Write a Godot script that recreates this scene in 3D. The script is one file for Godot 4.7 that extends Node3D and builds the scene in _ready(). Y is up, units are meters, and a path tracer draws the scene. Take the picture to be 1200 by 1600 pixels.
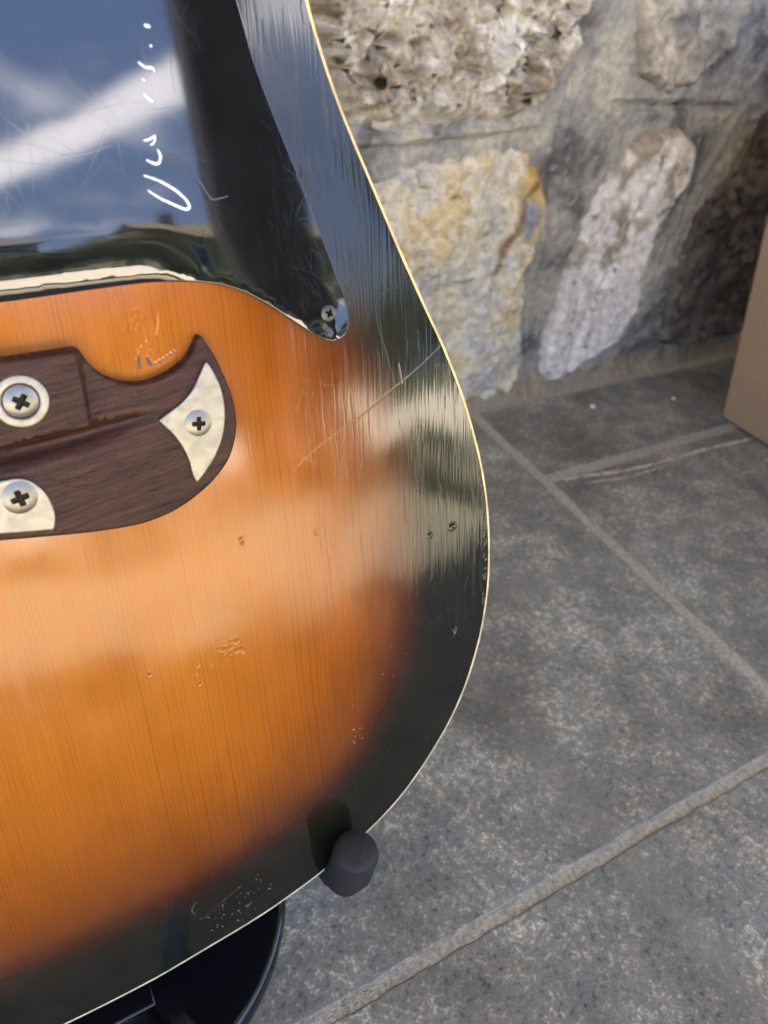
extends Node3D
# A sunburst acoustic guitar on a disc-based stand, in the shade of a rough stone wall on a slate patio.

# ------------------------------------------------------------------ helpers
class MB:
	var v := PackedVector3Array()
	var n := PackedVector3Array()
	var t := PackedVector2Array()
	var c := PackedColorArray()
	var ix := PackedInt32Array()
	func add(p: Vector3, nn: Vector3, uv := Vector2.ZERO, col := Color.WHITE) -> int:
		v.append(p); n.append(nn); t.append(uv); c.append(col)
		return v.size() - 1
	func tri(a: int, b: int, d: int) -> void:
		var g := (v[b] - v[a]).cross(v[d] - v[a])
		if g.dot(n[a] + n[b] + n[d]) > 0.0:
			ix.append(a); ix.append(d); ix.append(b)
		else:
			ix.append(a); ix.append(b); ix.append(d)
	func quad(a: int, b: int, d: int, e: int) -> void:
		tri(a, b, d); tri(a, d, e)
	func face(a: Vector3, b: Vector3, d: Vector3, e: Vector3, nn: Vector3, col := Color.WHITE) -> void:
		var i := add(a, nn, Vector2(0, 0), col)
		add(b, nn, Vector2(1, 0), col); add(d, nn, Vector2(1, 1), col); add(e, nn, Vector2(0, 1), col)
		quad(i, i + 1, i + 2, i + 3)
	func mesh(m: Material) -> ArrayMesh:
		var a := []
		a.resize(Mesh.ARRAY_MAX)
		a[Mesh.ARRAY_VERTEX] = v; a[Mesh.ARRAY_NORMAL] = n; a[Mesh.ARRAY_TEX_UV] = t
		a[Mesh.ARRAY_COLOR] = c; a[Mesh.ARRAY_INDEX] = ix
		var r := ArrayMesh.new()
		r.add_surface_from_arrays(Mesh.PRIMITIVE_TRIANGLES, a)
		r.surface_set_material(0, m)
		return r

var rng := RandomNumberGenerator.new()

func noise(freq: float, octaves: int, sd: int, kind := FastNoiseLite.TYPE_SIMPLEX_SMOOTH) -> FastNoiseLite:
	var f := FastNoiseLite.new()
	f.noise_type = kind
	f.frequency = freq
	f.seed = sd
	f.fractal_type = FastNoiseLite.FRACTAL_FBM if octaves > 1 else FastNoiseLite.FRACTAL_NONE
	f.fractal_octaves = octaves
	return f

func lin(r: float, g: float, b: float) -> Color:      # real-world base colour -> sRGB albedo
	return Color(r, g, b).linear_to_srgb()

func smat(col: Color, rough: float, metal := 0.0, spec := 0.5) -> StandardMaterial3D:
	var m := StandardMaterial3D.new()
	m.albedo_color = col; m.roughness = rough; m.metallic = metal; m.metallic_specular = spec
	return m

func part(called: String, mesh: Mesh, parent: Node3D) -> MeshInstance3D:
	var o := MeshInstance3D.new()
	o.name = called; o.mesh = mesh
	parent.add_child(o, true)
	return o

func thing(called: String, label: String, category: String, at := Vector3.ZERO, group := "") -> Node3D:
	var o := Node3D.new()
	o.name = called
	o.set_meta("label", label); o.set_meta("category", category)
	if group != "":
		o.set_meta("group", group)
	add_child(o, true)
	o.position = at
	return o

func structure(o: Node3D, label: String, category: String) -> void:
	o.set_meta("kind", "structure"); o.set_meta("label", label); o.set_meta("category", category)

func pts(a: Array, s := 1.0) -> PackedVector2Array:
	var p := PackedVector2Array()
	for i in range(0, a.size(), 2):
		p.append(Vector2(a[i], a[i + 1]) * s)
	return p

func area(p: PackedVector2Array) -> float:
	var s := 0.0
	for i in p.size():
		s += p[i].cross(p[(i + 1) % p.size()])
	return s * 0.5

func smooth_loop(p: PackedVector2Array, per: int, closed := true) -> PackedVector2Array:
	var r := PackedVector2Array()
	var k := p.size()
	for i in (k if closed else k - 1):
		var a := p[(i - 1 + k) % k] if closed or i > 0 else p[i]
		var b := p[i]
		var d := p[(i + 1) % k]
		var e := p[(i + 2) % k] if closed or i + 2 < k else d
		for j in per:
			r.append(b.cubic_interpolate(d, a, e, float(j) / per))
	if not closed:
		r.append(p[k - 1])
	return r

func subdivide(p: PackedVector2Array, most: float) -> PackedVector2Array:
	var r := PackedVector2Array()
	for i in p.size():
		var a := p[i]
		var b := p[(i + 1) % p.size()]
		var k := maxi(1, ceili(a.distance_to(b) / most))
		for j in k:
			r.append(a.lerp(b, float(j) / k))
	return r

func roughen(p: PackedVector2Array, amp: float, f: FastNoiseLite, sc := 1.0) -> PackedVector2Array:
	var r := PackedVector2Array()
	for q in p:
		r.append(q + Vector2(f.get_noise_2d(q.x * sc, q.y * sc), f.get_noise_2d(q.x * sc + 91.0, q.y * sc - 37.0)) * amp)
	return r

func edge_distance(p: PackedVector2Array, q: Vector2, closed := true) -> float:
	var best := 1e9
	for i in (p.size() if closed else p.size() - 1):
		var c := Geometry2D.get_closest_point_to_segment(q, p[i], p[(i + 1) % p.size()])
		best = minf(best, c.distance_squared_to(q))
	return sqrt(best)

func outward(p: PackedVector2Array) -> PackedVector2Array:   # for a counter-clockwise loop
	var r := PackedVector2Array()
	var k := p.size()
	for i in k:
		var a := (p[i] - p[(i - 1 + k) % k]).normalized()
		var b := (p[(i + 1) % k] - p[i]).normalized()
		var s := Vector2(a.y, -a.x) + Vector2(b.y, -b.x)
		r.append(s.normalized() if s.length() > 0.01 else Vector2(b.y, -b.x))
	return r

# A plate of any outline: straight sides up from z0, a rounded rim and a top that follows zf(point).
func plate(mb: MB, loop: PackedVector2Array, z0: float, zf: Callable, rim: float, drop: float, step: float, xf: Transform3D, colf = null, uv_at := Vector2.ZERO, uv_scale := Vector2.ONE) -> void:
	var p := loop.duplicate()
	if area(p) < 0.0:
		p.reverse()
	var k := p.size()
	var out := outward(p)
	var nb := xf.basis.orthonormalized()
	var e := step * 0.2
	var inner := PackedVector2Array()
	for i in k:
		inner.append(p[i] - out[i] * rim)
	var top_n := func(q: Vector2) -> Vector3:
		var h: float = zf.call(q)
		var hx: float = zf.call(q + Vector2(e, 0))
		var hy: float = zf.call(q + Vector2(0, e))
		return Vector3(-(hx - h) / e, -(hy - h) / e, 1.0).normalized()
	var put := func(q: Vector2, z: float, nn: Vector3) -> int:
		var col: Color = colf.call(q) if colf != null else Color.WHITE
		return mb.add(xf * Vector3(q.x, q.y, z), nb * nn, (q - uv_at) * uv_scale, col)
	var lip := rim * 0.7
	var core := PackedVector2Array()
	var rings := []
	for r in 5:
		rings.append(PackedInt32Array())
	for i in k:
		var o3 := Vector3(out[i].x, out[i].y, 0.0)
		var zt: float = zf.call(inner[i])
		var tn: Vector3 = top_n.call(inner[i])
		rings[0].append(put.call(p[i], z0, o3))
		rings[1].append(put.call(p[i], zt - drop, (o3 + tn * 0.15).normalized()))
		rings[2].append(put.call(p[i] - out[i] * rim * 0.3, zt - drop * 0.3, (o3 + tn).normalized()))
		rings[3].append(put.call(inner[i], zt, (o3 * 0.1 + tn).normalized()))
		var deep := inner[i] - out[i] * lip
		rings[4].append(put.call(deep, zf.call(deep), top_n.call(deep)))
		core.append(deep)
	for r in 4:
		for i in k:
			var j := (i + 1) % k
			mb.quad(rings[r][i], rings[r][j], rings[r + 1][j], rings[r + 1][i])
	inner = core
	var all := inner.duplicate()
	var ids: PackedInt32Array = rings[4].duplicate()
	var box := Rect2(inner[0], Vector2.ZERO)
	for q in inner:
		box = box.expand(q)
	var jr := RandomNumberGenerator.new()
	jr.seed = 7
	var y := box.position.y + step * 0.5
	while y < box.end.y:
		var x := box.position.x + step * 0.5
		while x < box.end.x:
			var q := Vector2(x, y) + Vector2(jr.randf_range(-0.2, 0.2), jr.randf_range(-0.2, 0.2)) * step
			x += step
			if Geometry2D.is_point_in_polygon(q, inner) and edge_distance(inner, q) > step * 0.4:
				all.append(q)
				ids.append(put.call(q, zf.call(q), top_n.call(q)))
		y += step
	var tr := Geometry2D.triangulate_delaunay(all)
	for i in range(0, tr.size(), 3):
		var m := (all[tr[i]] + all[tr[i + 1]] + all[tr[i + 2]]) / 3.0
		if Geometry2D.is_point_in_polygon(m, inner):
			mb.tri(ids[tr[i]], ids[tr[i + 1]], ids[tr[i + 2]])

# A tube through points with a radius for each; round caps at both ends.
func tube(mb: MB, path: PackedVector3Array, rad: Array, sides := 20, col := Color.WHITE) -> void:
	var rows := []
	var side := Vector3.ZERO
	for i in path.size():
		var d := (path[mini(i + 1, path.size() - 1)] - path[maxi(i - 1, 0)]).normalized()
		if side == Vector3.ZERO:
			side = d.cross(Vector3(0.31, 0.2, 0.93)).normalized()
		side = (side - d * side.dot(d)).normalized()
		var up := d.cross(side)
		var slope := 0.0
		var i0 := maxi(i - 1, 0)
		var i1 := mini(i + 1, path.size() - 1)
		var run := path[i0].distance_to(path[i1])
		if run > 1e-6:
			slope = (float(rad[i1]) - float(rad[i0])) / run
		var row := PackedInt32Array()
		for s in sides:
			var a := TAU * s / sides
			var o := side * cos(a) + up * sin(a)
			row.append(mb.add(path[i] + o * float(rad[i]), (o - d * slope).normalized(), Vector2(float(s) / sides, i * 0.2), col))
		rows.append(row)
	for i in rows.size() - 1:
		for s in sides:
			var u := (s + 1) % sides
			mb.quad(rows[i][s], rows[i][u], rows[i + 1][u], rows[i + 1][s])
	for e in 2:
		var i := 0 if e == 0 else path.size() - 1
		var d := (path[0] - path[1]).normalized() if e == 0 else (path[i] - path[i - 1]).normalized()
		var m := mb.add(path[i], d, Vector2(0.5, 0.5), col)
		for s in sides:
			mb.tri(m, rows[i][s], rows[i][(s + 1) % sides])

func block(mb: MB, lo: Vector3, hi: Vector3, ch: float, xf := Transform3D.IDENTITY, col := Color.WHITE) -> void:
	var loop := PackedVector2Array([Vector2(lo.x, lo.z), Vector2(hi.x, lo.z), Vector2(hi.x, hi.z), Vector2(lo.x, hi.z)])
	var turn := Transform3D(Basis(Vector3(1, 0, 0), Vector3(0, 0, 1), Vector3(0, 1, 0)), Vector3.ZERO)
	var top := hi.y
	plate(mb, loop, lo.y, func(_q): return top, ch, ch, maxf(hi.x - lo.x, hi.z - lo.z) * 2.0, xf * turn, func(_q): return col)

# A cross-head screw: a domed disc with a cut cross, lying in the xy plane.
func screw(r: float, dome: float, turn: float, m: Material, wear: FastNoiseLite) -> ArrayMesh:
	var mb := MB.new()
	var h := func(x: float, y: float) -> float:
		var d := Vector2(x, y).length()
		var z := dome * (1.0 - pow(minf(d / r, 1.0), 2.6)) + r * 0.04
		var a := Vector2(x, y).rotated(turn)
		var w := r * (0.125 + 0.035 * (1.0 - d / r))
		var l := r * 0.49
		var k := 0.045 * r
		var s1 := smoothstep(k, -k, absf(a.x) - w) * smoothstep(k, -k, absf(a.y) - l)
		var s2 := smoothstep(k, -k, absf(a.y) - w) * smoothstep(k, -k, absf(a.x) - l)
		var cup := smoothstep(r * 0.34, r * 0.1, d) * 0.5
		return z - maxf(maxf(s1, s2), cup) * (dome + r * 0.02) * (1.0 - 0.5 * d / r)
	var nr := 34
	var na := 96
	var e := r * 0.012
	var cells := []
	for i in nr + 1:
		var row := PackedInt32Array()
		for j in na:
			var a := TAU * j / na
			var d := r * pow(float(i) / nr, 0.9)
			var x := cos(a) * d
			var y := sin(a) * d
			var z: float = h.call(x, y)
			var zx: float = h.call(x + e, y)
			var zy: float = h.call(x, y + e)
			var nn := Vector3(-(zx - z) / e, -(zy - z) / e, 1).normalized()
			var q := 0.85 + 0.3 * wear.get_noise_2d(x * 900.0, y * 900.0)
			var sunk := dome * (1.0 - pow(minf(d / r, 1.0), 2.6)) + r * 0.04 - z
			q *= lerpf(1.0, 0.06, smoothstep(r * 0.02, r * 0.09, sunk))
			row.append(mb.add(Vector3(x, y, z), nn, Vector2(x, y) * 60.0, Color(q, q, q)))
		cells.append(row)
	for i in nr:
		for j in na:
			mb.quad(cells[i][j], cells[i][(j + 1) % na], cells[i + 1][(j + 1) % na], cells[i + 1][j])
	var low := PackedInt32Array()
	var rim := PackedInt32Array()
	for j in na:
		var a := TAU * j / na
		var o := Vector3(cos(a), sin(a), 0)
		rim.append(mb.add(o * r + Vector3(0, 0, r * 0.04), o))
		low.append(mb.add(o * r + Vector3(0, 0, -r * 0.15), o))
	for j in na:
		mb.quad(rim[j], rim[(j + 1) % na], low[(j + 1) % na], low[j])
	return mb.mesh(m)

# ------------------------------------------------------------------ textures
func bytes_of(freq: float, octaves: int, sd: int, side: int, kind := FastNoiseLite.TYPE_SIMPLEX_SMOOTH) -> PackedByteArray:
	var im := noise(freq, octaves, sd, kind).get_seamless_image(side, side)
	im.convert(Image.FORMAT_L8)
	return im.get_data()

func tex(im: Image) -> ImageTexture:
	return ImageTexture.create_from_image(im)

# slate: grey, mottled, with pale worm-like flecks and dark pores. [colour, height]
func slate_textures() -> Array:
	var side := 1024
	var a := bytes_of(0.004, 3, 11, side)
	var b := bytes_of(0.018, 3, 12, side)
	var c := bytes_of(0.075, 2, 13, side)
	var d := bytes_of(0.22, 2, 14, side)
	var w := bytes_of(0.045, 2, 15, side)
	var col := PackedByteArray()
	col.resize(side * side * 3)
	var hgt := PackedFloat32Array()
	hgt.resize(side * side)
	for i in side * side:
		var fa := a[i] / 255.0 - 0.5
		var fb := b[i] / 255.0 - 0.5
		var fc := c[i] / 255.0 - 0.5
		var fd := d[i] / 255.0 - 0.5
		var fw := w[i] / 255.0 - 0.5
		var fleck := smoothstep(0.08, 0.36, fc * 0.5 + fb * 0.22 + fd * 0.55 + fa * 0.2)
		var worm := smoothstep(0.035, 0.0, absf(fw + fd * 0.12)) * smoothstep(-0.05, 0.2, fb + fa * 0.5)
		var pore := smoothstep(0.16, 0.34, -fc * 0.8 - fd * 0.35)
		var k := 0.205 + 0.10 * fa + 0.08 * fb + 0.07 * fc + 0.12 * fd
		k += fleck * 0.26 + worm * 0.08 - pore * 0.05
		k = clampf(k, 0.012, 0.9)
		var s := pow(k, 0.4545) * 255.0
		col[i * 3] = int(clampf(s * (0.985 + fb * 0.05), 0, 255))
		col[i * 3 + 1] = int(clampf(s * 0.986, 0, 255))
		col[i * 3 + 2] = int(clampf(s * (0.885 - fb * 0.05), 0, 255))
		hgt[i] = fb * 0.5 + fc * 0.5 + fd * 0.22 + fleck * 0.15 - pore * 0.25
	return [tex(Image.create_from_data(side, side, false, Image.FORMAT_RGB8, col)), tex(Image.create_from_data(side, side, false, Image.FORMAT_RF, hgt.to_byte_array()))]

# grit: a nearly white speckle that multiplies a surface's own colour. [colour, height]
func grit_textures() -> Array:
	var side := 768
	var b := bytes_of(0.03, 3, 21, side)
	var c := bytes_of(0.11, 2, 22, side)
	var d := bytes_of(0.3, 2, 23, side)
	var col := PackedByteArray()
	col.resize(side * side * 3)
	var hgt := PackedFloat32Array()
	hgt.resize(side * side)
	for i in side * side:
		var fb := b[i] / 255.0 - 0.5
		var fc := c[i] / 255.0 - 0.5
		var fd := d[i] / 255.0 - 0.5
		var k := 0.92 + 0.30 * fb + 0.35 * fc + 0.4 * fd - 0.3 * smoothstep(0.18, 0.34, fc + fd * 0.4)
		var s := clampf(k, 0.1, 1.0) * 255.0
		col[i * 3] = int(s)
		col[i * 3 + 1] = int(clampf(s * (0.99 + fb * 0.04), 0, 255))
		col[i * 3 + 2] = int(clampf(s * (0.97 - fb * 0.08), 0, 255))
		hgt[i] = fb * 0.6 + fc * 0.6 + fd * 0.35
	return [tex(Image.create_from_data(side, side, false, Image.FORMAT_RGB8, col)), tex(Image.create_from_data(side, side, false, Image.FORMAT_RF, hgt.to_byte_array()))]

# the guitar's top: x = distance from the centre seam, y = height above the tail, both in mm
const TW := 704
const TH := 1800
const TPX := 0.278
var t_col := PackedByteArray()
var t_hgt := PackedFloat32Array()

func top_px(q: Vector2) -> Vector2:
	return Vector2(q.x / TPX, (497.0 - q.y) / TPX)

func stamp(buf_w: int, buf_h: int, px: float, col: PackedByteArray, hgt: PackedFloat32Array, line: PackedVector2Array, width: float, tone: Color, strength: float, depth: float, rough: int, taper := true) -> void:
	# line in texture pixels, width in mm
	var wpx := width / px
	var total := 0.0
	for i in line.size() - 1:
		total += line[i].distance_to(line[i + 1])
	var run := 0.0
	for i in line.size() - 1:
		var a := line[i]
		var b := line[i + 1]
		var x0 := maxi(0, int(minf(a.x, b.x) - wpx * 2 - 1))
		var x1 := mini(buf_w - 1, int(maxf(a.x, b.x) + wpx * 2 + 1))
		var y0 := maxi(0, int(minf(a.y, b.y) - wpx * 2 - 1))
		var y1 := mini(buf_h - 1, int(maxf(a.y, b.y) + wpx * 2 + 1))
		var seg := a.distance_to(b)
		for y in range(y0, y1 + 1):
			for x in range(x0, x1 + 1):
				var q := Vector2(x, y)
				var c := Geometry2D.get_closest_point_to_segment(q, a, b)
				var f := (run + a.distance_to(c)) / maxf(total, 0.01)
				var w := wpx * (0.35 + 0.65 * sqrt(maxf(0.0, 1.0 - pow(absf(f * 2.0 - 1.0), 3.0)))) if taper else wpx
				var d := c.distance_to(q)
				var k := smoothstep(w * 0.5 + 0.7, w * 0.5 - 0.5, d)
				if k <= 0.0:
					continue
				var j := y * buf_w + x
				hgt[j] -= depth * k
				var s := k * strength
				col[j * 4] = int(lerpf(col[j * 4], tone.r * 255.0, s))
				col[j * 4 + 1] = int(lerpf(col[j * 4 + 1], tone.g * 255.0, s))
				col[j * 4 + 2] = int(lerpf(col[j * 4 + 2], tone.b * 255.0, s))
				if rough >= 0:
					col[j * 4 + 3] = int(lerpf(col[j * 4 + 3], rough, k))
		run += seg

func dent(q: Vector2, r: float, depth: float, tone: Color, strength: float) -> void:
	var p := top_px(q)
	var rp := r / TPX
	for y in range(maxi(0, int(p.y - rp * 2.5)), mini(TH - 1, int(p.y + rp * 2.5)) + 1):
		for x in range(maxi(0, int(p.x - rp * 2.5)), mini(TW - 1, int(p.x + rp * 2.5)) + 1):
			var d := Vector2(x, y).distance_to(p) / rp
			var j := y * TW + x
			t_hgt[j] += depth * (0.35 * exp(-(d - 1.4) * (d - 1.4) * 5.0) - exp(-d * d))
			var s := strength * smoothstep(1.0, 0.5, d)
			if s > 0.0:
				t_col[j * 4] = int(lerpf(t_col[j * 4], tone.r * 255.0, s))
				t_col[j * 4 + 1] = int(lerpf(t_col[j * 4 + 1], tone.g * 255.0, s))
				t_col[j * 4 + 2] = int(lerpf(t_col[j * 4 + 2], tone.b * 255.0, s))

func top_textures() -> Array:
	var burst := smooth_loop(pts([104.2,296.8, 117.1,266.5, 126.6,246.0, 137.1,225.9, 143.0,205.0, 145.7,177.8, 146.0,155.1, 143.9,131.7, 137.9,108.6, 128.4,89.4, 113.0,68.9, 93.5,55.7, 69.3,47.6, 41.2,42.8, 15.4,41.4, -20,41.5, -70,48, -200,120, -200,300, -90,470, 0,515, 60,500, 88,460, 90,420, 82,385, 84,350, 92,322]), 4)
	var gs := 5.0
	var gw := 42
	var gh := 103
	var field := PackedFloat32Array()
	field.resize(gw * gh)
	for j in gh:
		for i in gw:
			var q := Vector2(i * gs, 500.0 - j * gs)
			var d := edge_distance(burst, q)
			field[j * gw + i] = d if Geometry2D.is_point_in_polygon(q, burst) else -d
	# the colour of the finish by its distance inside the burst line
	var stops := [[-28.0, 0.0075, 0.0078, 0.0085], [-17.0, 0.0085, 0.008, 0.0085], [-10.0, 0.0135, 0.0085, 0.008], [-4.0, 0.027, 0.0105, 0.0075], [2.0, 0.062, 0.0155, 0.007], [10.0, 0.125, 0.031, 0.007], [20.0, 0.175, 0.042, 0.005], [34.0, 0.245, 0.061, 0.0035], [56.0, 0.305, 0.083, 0.003], [90.0, 0.335, 0.097, 0.0035]]
	var lut := PackedVector3Array()
	for i in 480:
		var b := -30.0 + i * 0.25
		var k := 0
		while k < stops.size() - 2 and b > stops[k + 1][0]:
			k += 1
		var f := clampf((b - stops[k][0]) / (stops[k + 1][0] - stops[k][0]), 0, 1)
		var c := Color(lerpf(stops[k][1], stops[k + 1][1], f), lerpf(stops[k][2], stops[k + 1][2], f), lerpf(stops[k][3], stops[k + 1][3], f) * 0.5).linear_to_srgb()
		lut.append(Vector3(c.r, c.g, c.b) * 255.0)
	var n_wob := noise(1.0, 2, 31)
	var n_fine := noise(1.0, 1, 32)
	var n_blot := noise(1.0, 3, 33)
	var n_str := noise(1.0, 2, 34)
	t_col.resize(TW * TH * 4)
	t_hgt.resize(TW * TH)
	for r in TH:
		var y := 497.0 - r * TPX
		var fy := clampf((500.0 - y) / gs, 0.0, gh - 1.01)
		var jy := int(fy)
		fy -= jy
		for i in TW:
			var x := i * TPX
			var fx := x / gs
			var ix := mini(int(fx), gw - 2)
			fx -= ix
			var at := jy * gw + ix
			var b := lerpf(lerpf(field[at], field[at + 1], fx), lerpf(field[at + gw], field[at + gw + 1], fx), fy)
			var wob := n_wob.get_noise_2d(x * 0.03, y * 0.008)
			var xx := x + wob * 0.8 + y * 0.012
			var blot := n_blot.get_noise_2d(x * 0.035, y * 0.02)
			b += blot * 2.2 + 1.5
			var ph := xx * (0.74 - 0.0011 * x) + n_wob.get_noise_2d(xx * 0.21, 40.0) * 0.5
			var g := pow(0.5 + 0.5 * cos(TAU * ph), 5.0) * clampf(0.75 + 1.1 * n_str.get_noise_2d(floorf(ph + 0.5) * 7.3, y * 0.004), 0.35, 1.15)
			var fine := n_fine.get_noise_2d(xx * 2.6, y * 0.05)
			var streak := n_str.get_noise_2d(x * 0.75 + wob * 2.0, y * 0.018)
			var warm := smoothstep(-6.0, 18.0, b)
			var dark := 1.0 - warm
			var f := 1.0 - (0.10 + 0.03 * n_wob.get_noise_2d(xx * 0.11, y * 0.002)) * g * 1.1 + 0.02 * fine + 0.05 * blot * warm + 0.008 * streak
			var c := lut[clampi(int((b + 30.0) * 4.0), 0, 479)]
			var j := r * TW + i
			t_col[j * 4] = int(clampf(c.x * f + rng.randf() - 0.5, 0, 255))
			t_col[j * 4 + 1] = int(clampf(c.y * (f - 0.03 * g) + rng.randf() - 0.5, 0, 255))
			t_col[j * 4 + 2] = int(clampf(c.z * f + rng.randf() - 0.5, 0, 255))
			var ro := 0.105 + 0.05 * blot + 0.02 * fine + 0.045 * warm
			t_col[j * 4 + 3] = int(clampf(ro, 0.03, 1.0) * 255.0)
			# relief in mm: grain lines sink under the lacquer, the dark edge is checked with long cracks
			var lo := smoothstep(118.0, 160.0, x)
			t_hgt[j] = -0.004 * g * warm + 0.003 * fine + (0.012 + 0.014 * lo) * streak * (0.2 + 0.8 * dark) + 0.02 * n_blot.get_noise_2d(x * 0.012 + 7.0, y * 0.012)
	# long hairline cracks in the lacquer over the dark rim
	rng.seed = 5
	for i in 190:
		var x := rng.randf_range(108.0, 187.0)
		var y := rng.randf_range(110.0, 250.0) if i < 110 else rng.randf_range(60.0, 380.0)
		var l := rng.randf_range(4.0, 26.0)
		var line := PackedVector2Array()
		for k in 6:
			line.append(top_px(Vector2(x + rng.randf_range(-0.25, 0.25) + k * 0.1, y - l * k / 5.0)))
		stamp(TW, TH, TPX, t_col, t_hgt, line, 0.2, Color(0.11, 0.1, 0.1), 0.15, 0.014, 70)
	for i in 40:
		var x := rng.randf_range(100.0, 135.0)
		var y := rng.randf_range(270.0, 360.0)
		var l := rng.randf_range(8.0, 40.0)
		var line := PackedVector2Array()
		for k in 7:
			line.append(top_px(Vector2(x + rng.randf_range(-0.35, 0.35) + k * 0.12, y - l * k / 6.0)))
		stamp(TW, TH, TPX, t_col, t_hgt, line, 0.25, Color(0.33, 0.33, 0.36), 0.20, 0.010, 90)
	# the long diagonal scratch, the crack by the waist and hair scratches
	stamp(TW, TH, TPX, t_col, t_hgt, tp([166.5,241.7, 154.0,233.9, 139.9,226.6, 126.1,219.5, 111.4,212.8, 100.0,206.0]), 0.62, Color(0.50, 0.45, 0.40), 0.26, 0.01, 70)
	stamp(TW, TH, TPX, t_col, t_hgt, tp([147.4,264.0, 142.7,263.7, 139.0,261.7, 137.3,258.4, 138.4,250.0, 140.2,244.1, 142.0,236.9, 144.3,229.0]), 0.22, Color(0.30, 0.29, 0.28), 0.25, 0.012, 80)
	stamp(TW, TH, TPX, t_col, t_hgt, tp([146.0,237, 146.6,233, 147.2,229]), 0.6, Color(0.6, 0.5, 0.45), 0.5, 0.03, 110)
	stamp(TW, TH, TPX, t_col, t_hgt, tp([160.5,257, 161.0,254, 161.5,251.5]), 0.8, Color(0.5, 0.5, 0.5), 0.5, 0.03, 110)
	stamp(TW, TH, TPX, t_col, t_hgt, tp([41.0,32.3, 38.9,30.6, 38.6,28.2, 39.6,25.6]), 0.4, Color(0.6, 0.5, 0.4), 0.45, 0.03, 110)
	stamp(TW, TH, TPX, t_col, t_hgt, tp([60.2,29.5, 52.0,26.0, 45.3,22.6, 41.8,21.3, 41.4,22.9]), 0.3, Color(0.45, 0.39, 0.34), 0.3, 0.02, 110)
	for i in 70:
		var q := Vector2(rng.randf_range(20, 186), rng.randf_range(10, 240))
		var d := Vector2.from_angle(rng.randf() * TAU) * rng.randf_range(2.0, 11.0)
		stamp(TW, TH, TPX, t_col, t_hgt, PackedVector2Array([top_px(q), top_px(q + d * 0.5 + d.orthogonal() * 0.06), top_px(q + d)]), 0.18, Color(0.62, 0.52, 0.42), 0.13, 0.004, 80)
	# crazed hatching of fine scratches under the bridge
	for i in 130:
		var q := Vector2(rng.randfn(50, 14), rng.randfn(150, 8))
		var d := Vector2.from_angle(rng.randfn(0.5, 0.5)) * rng.randf_range(2.0, 8.0)
		stamp(TW, TH, TPX, t_col, t_hgt, PackedVector2Array([top_px(q), top_px(q + d)]), 0.15, Color(0.7, 0.5, 0.3), 0.1, 0.006, -1)
	dent(Vector2(158.0, 164.7), 0.8, 0.16, Color(0.03, 0.03, 0.03), 0.5)
	dent(Vector2(169.1, 165.6), 1.1, 0.22, Color(0.03, 0.03, 0.03), 0.5)
	dent(Vector2(78.3, 185.7), 0.8, 0.15, Color(0.35, 0.16, 0.07), 0.6)
	dent(Vector2(78.6, 184.2), 0.8, 0.15, Color(0.35, 0.16, 0.07), 0.5)
	dent(Vector2(107.3, 179.9), 0.9, 0.06, Color(0.5, 0.3, 0.1), 0.1)
	dent(Vector2(39.5, 144.3), 0.7, 0.12, Color(0.3, 0.12, 0.05), 0.8)
	dent(Vector2(56.1, 133.9), 0.7, 0.12, Color(0.28, 0.2, 0.12), 0.7)
	for i in 15:
		dent(Vector2(rng.randfn(69.0, 2.1), rng.randfn(144.0, 1.5)), rng.randf_range(0.4, 1.1), rng.randf_range(0.02, 0.07), Color(0.45, 0.22, 0.08), rng.randf_range(0.0, 0.4))
	for i in 6:
		dent(Vector2(rng.randfn(61.0, 2.5), rng.randfn(140.5, 1.2)), rng.randf_range(0.4, 1.0), rng.randf_range(0.01, 0.04), Color(0.8, 0.5, 0.2), 0.08)
	for i in 22:
		dent(Vector2(rng.randf_range(0, 185), rng.randf_range(5, 250)), rng.randf_range(0.4, 1.0), rng.randf_range(0.01, 0.03), Color(0.5, 0.4, 0.3), 0.05)
	# wrinkled, softened lacquer above the bridge, with a little dried glue and dark marks
	for k in 3:
		for i in 26:
			var a := TAU * i / 26.0
			var b := TAU * (i + 1) / 26.0
			var rr := 2.2 + k * 1.9
			var c := Vector2(55.5, 259.5)
			var wv := func(t: float) -> Vector2: return c + Vector2(cos(t) * rr * 0.75 + sin(t * 5.0 + k) * 0.4, sin(t) * rr * 1.35 + cos(t * 7.0 + k * 2.0) * 0.5)
			stamp(TW, TH, TPX, t_col, t_hgt, PackedVector2Array([top_px(wv.call(a)), top_px(wv.call(b))]), 0.5, Color(0.8, 0.5, 0.3), 0.06, rng.randf_range(-0.02, 0.02), -1, false)
	for i in 70:
		var q := Vector2(rng.randfn(55.0, 3.6), rng.randfn(260.0, 6.0))
		stamp(TW, TH, TPX, t_col, t_hgt, PackedVector2Array([top_px(q), top_px(q + Vector2(rng.randf_range(-0.8, 0.8), rng.randf_range(-4, 4)))]), 0.45, Color(0.82, 0.55, 0.36), 0.06, rng.randf_range(-0.02, 0.02), -1)
	stamp(TW, TH, TPX, t_col, t_hgt, tp([61.5,265.0, 61.0,262.0, 59.8,259.0]), 0.5, Color(0.80, 0.58, 0.42), 0.25, -0.02, 60)
	stamp(TW, TH, TPX, t_col, t_hgt, tp([53.8,253.8, 53.6,251.5, 53.5,249.6]), 0.7, Color(0.16, 0.09, 0.08), 0.75, 0.03, 120)
	stamp(TW, TH, TPX, t_col, t_hgt, tp([56.3,253.0, 56.6,251.5, 57.2,250.3]), 1.0, Color(0.2, 0.11, 0.09), 0.7, 0.03, 120)
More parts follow.
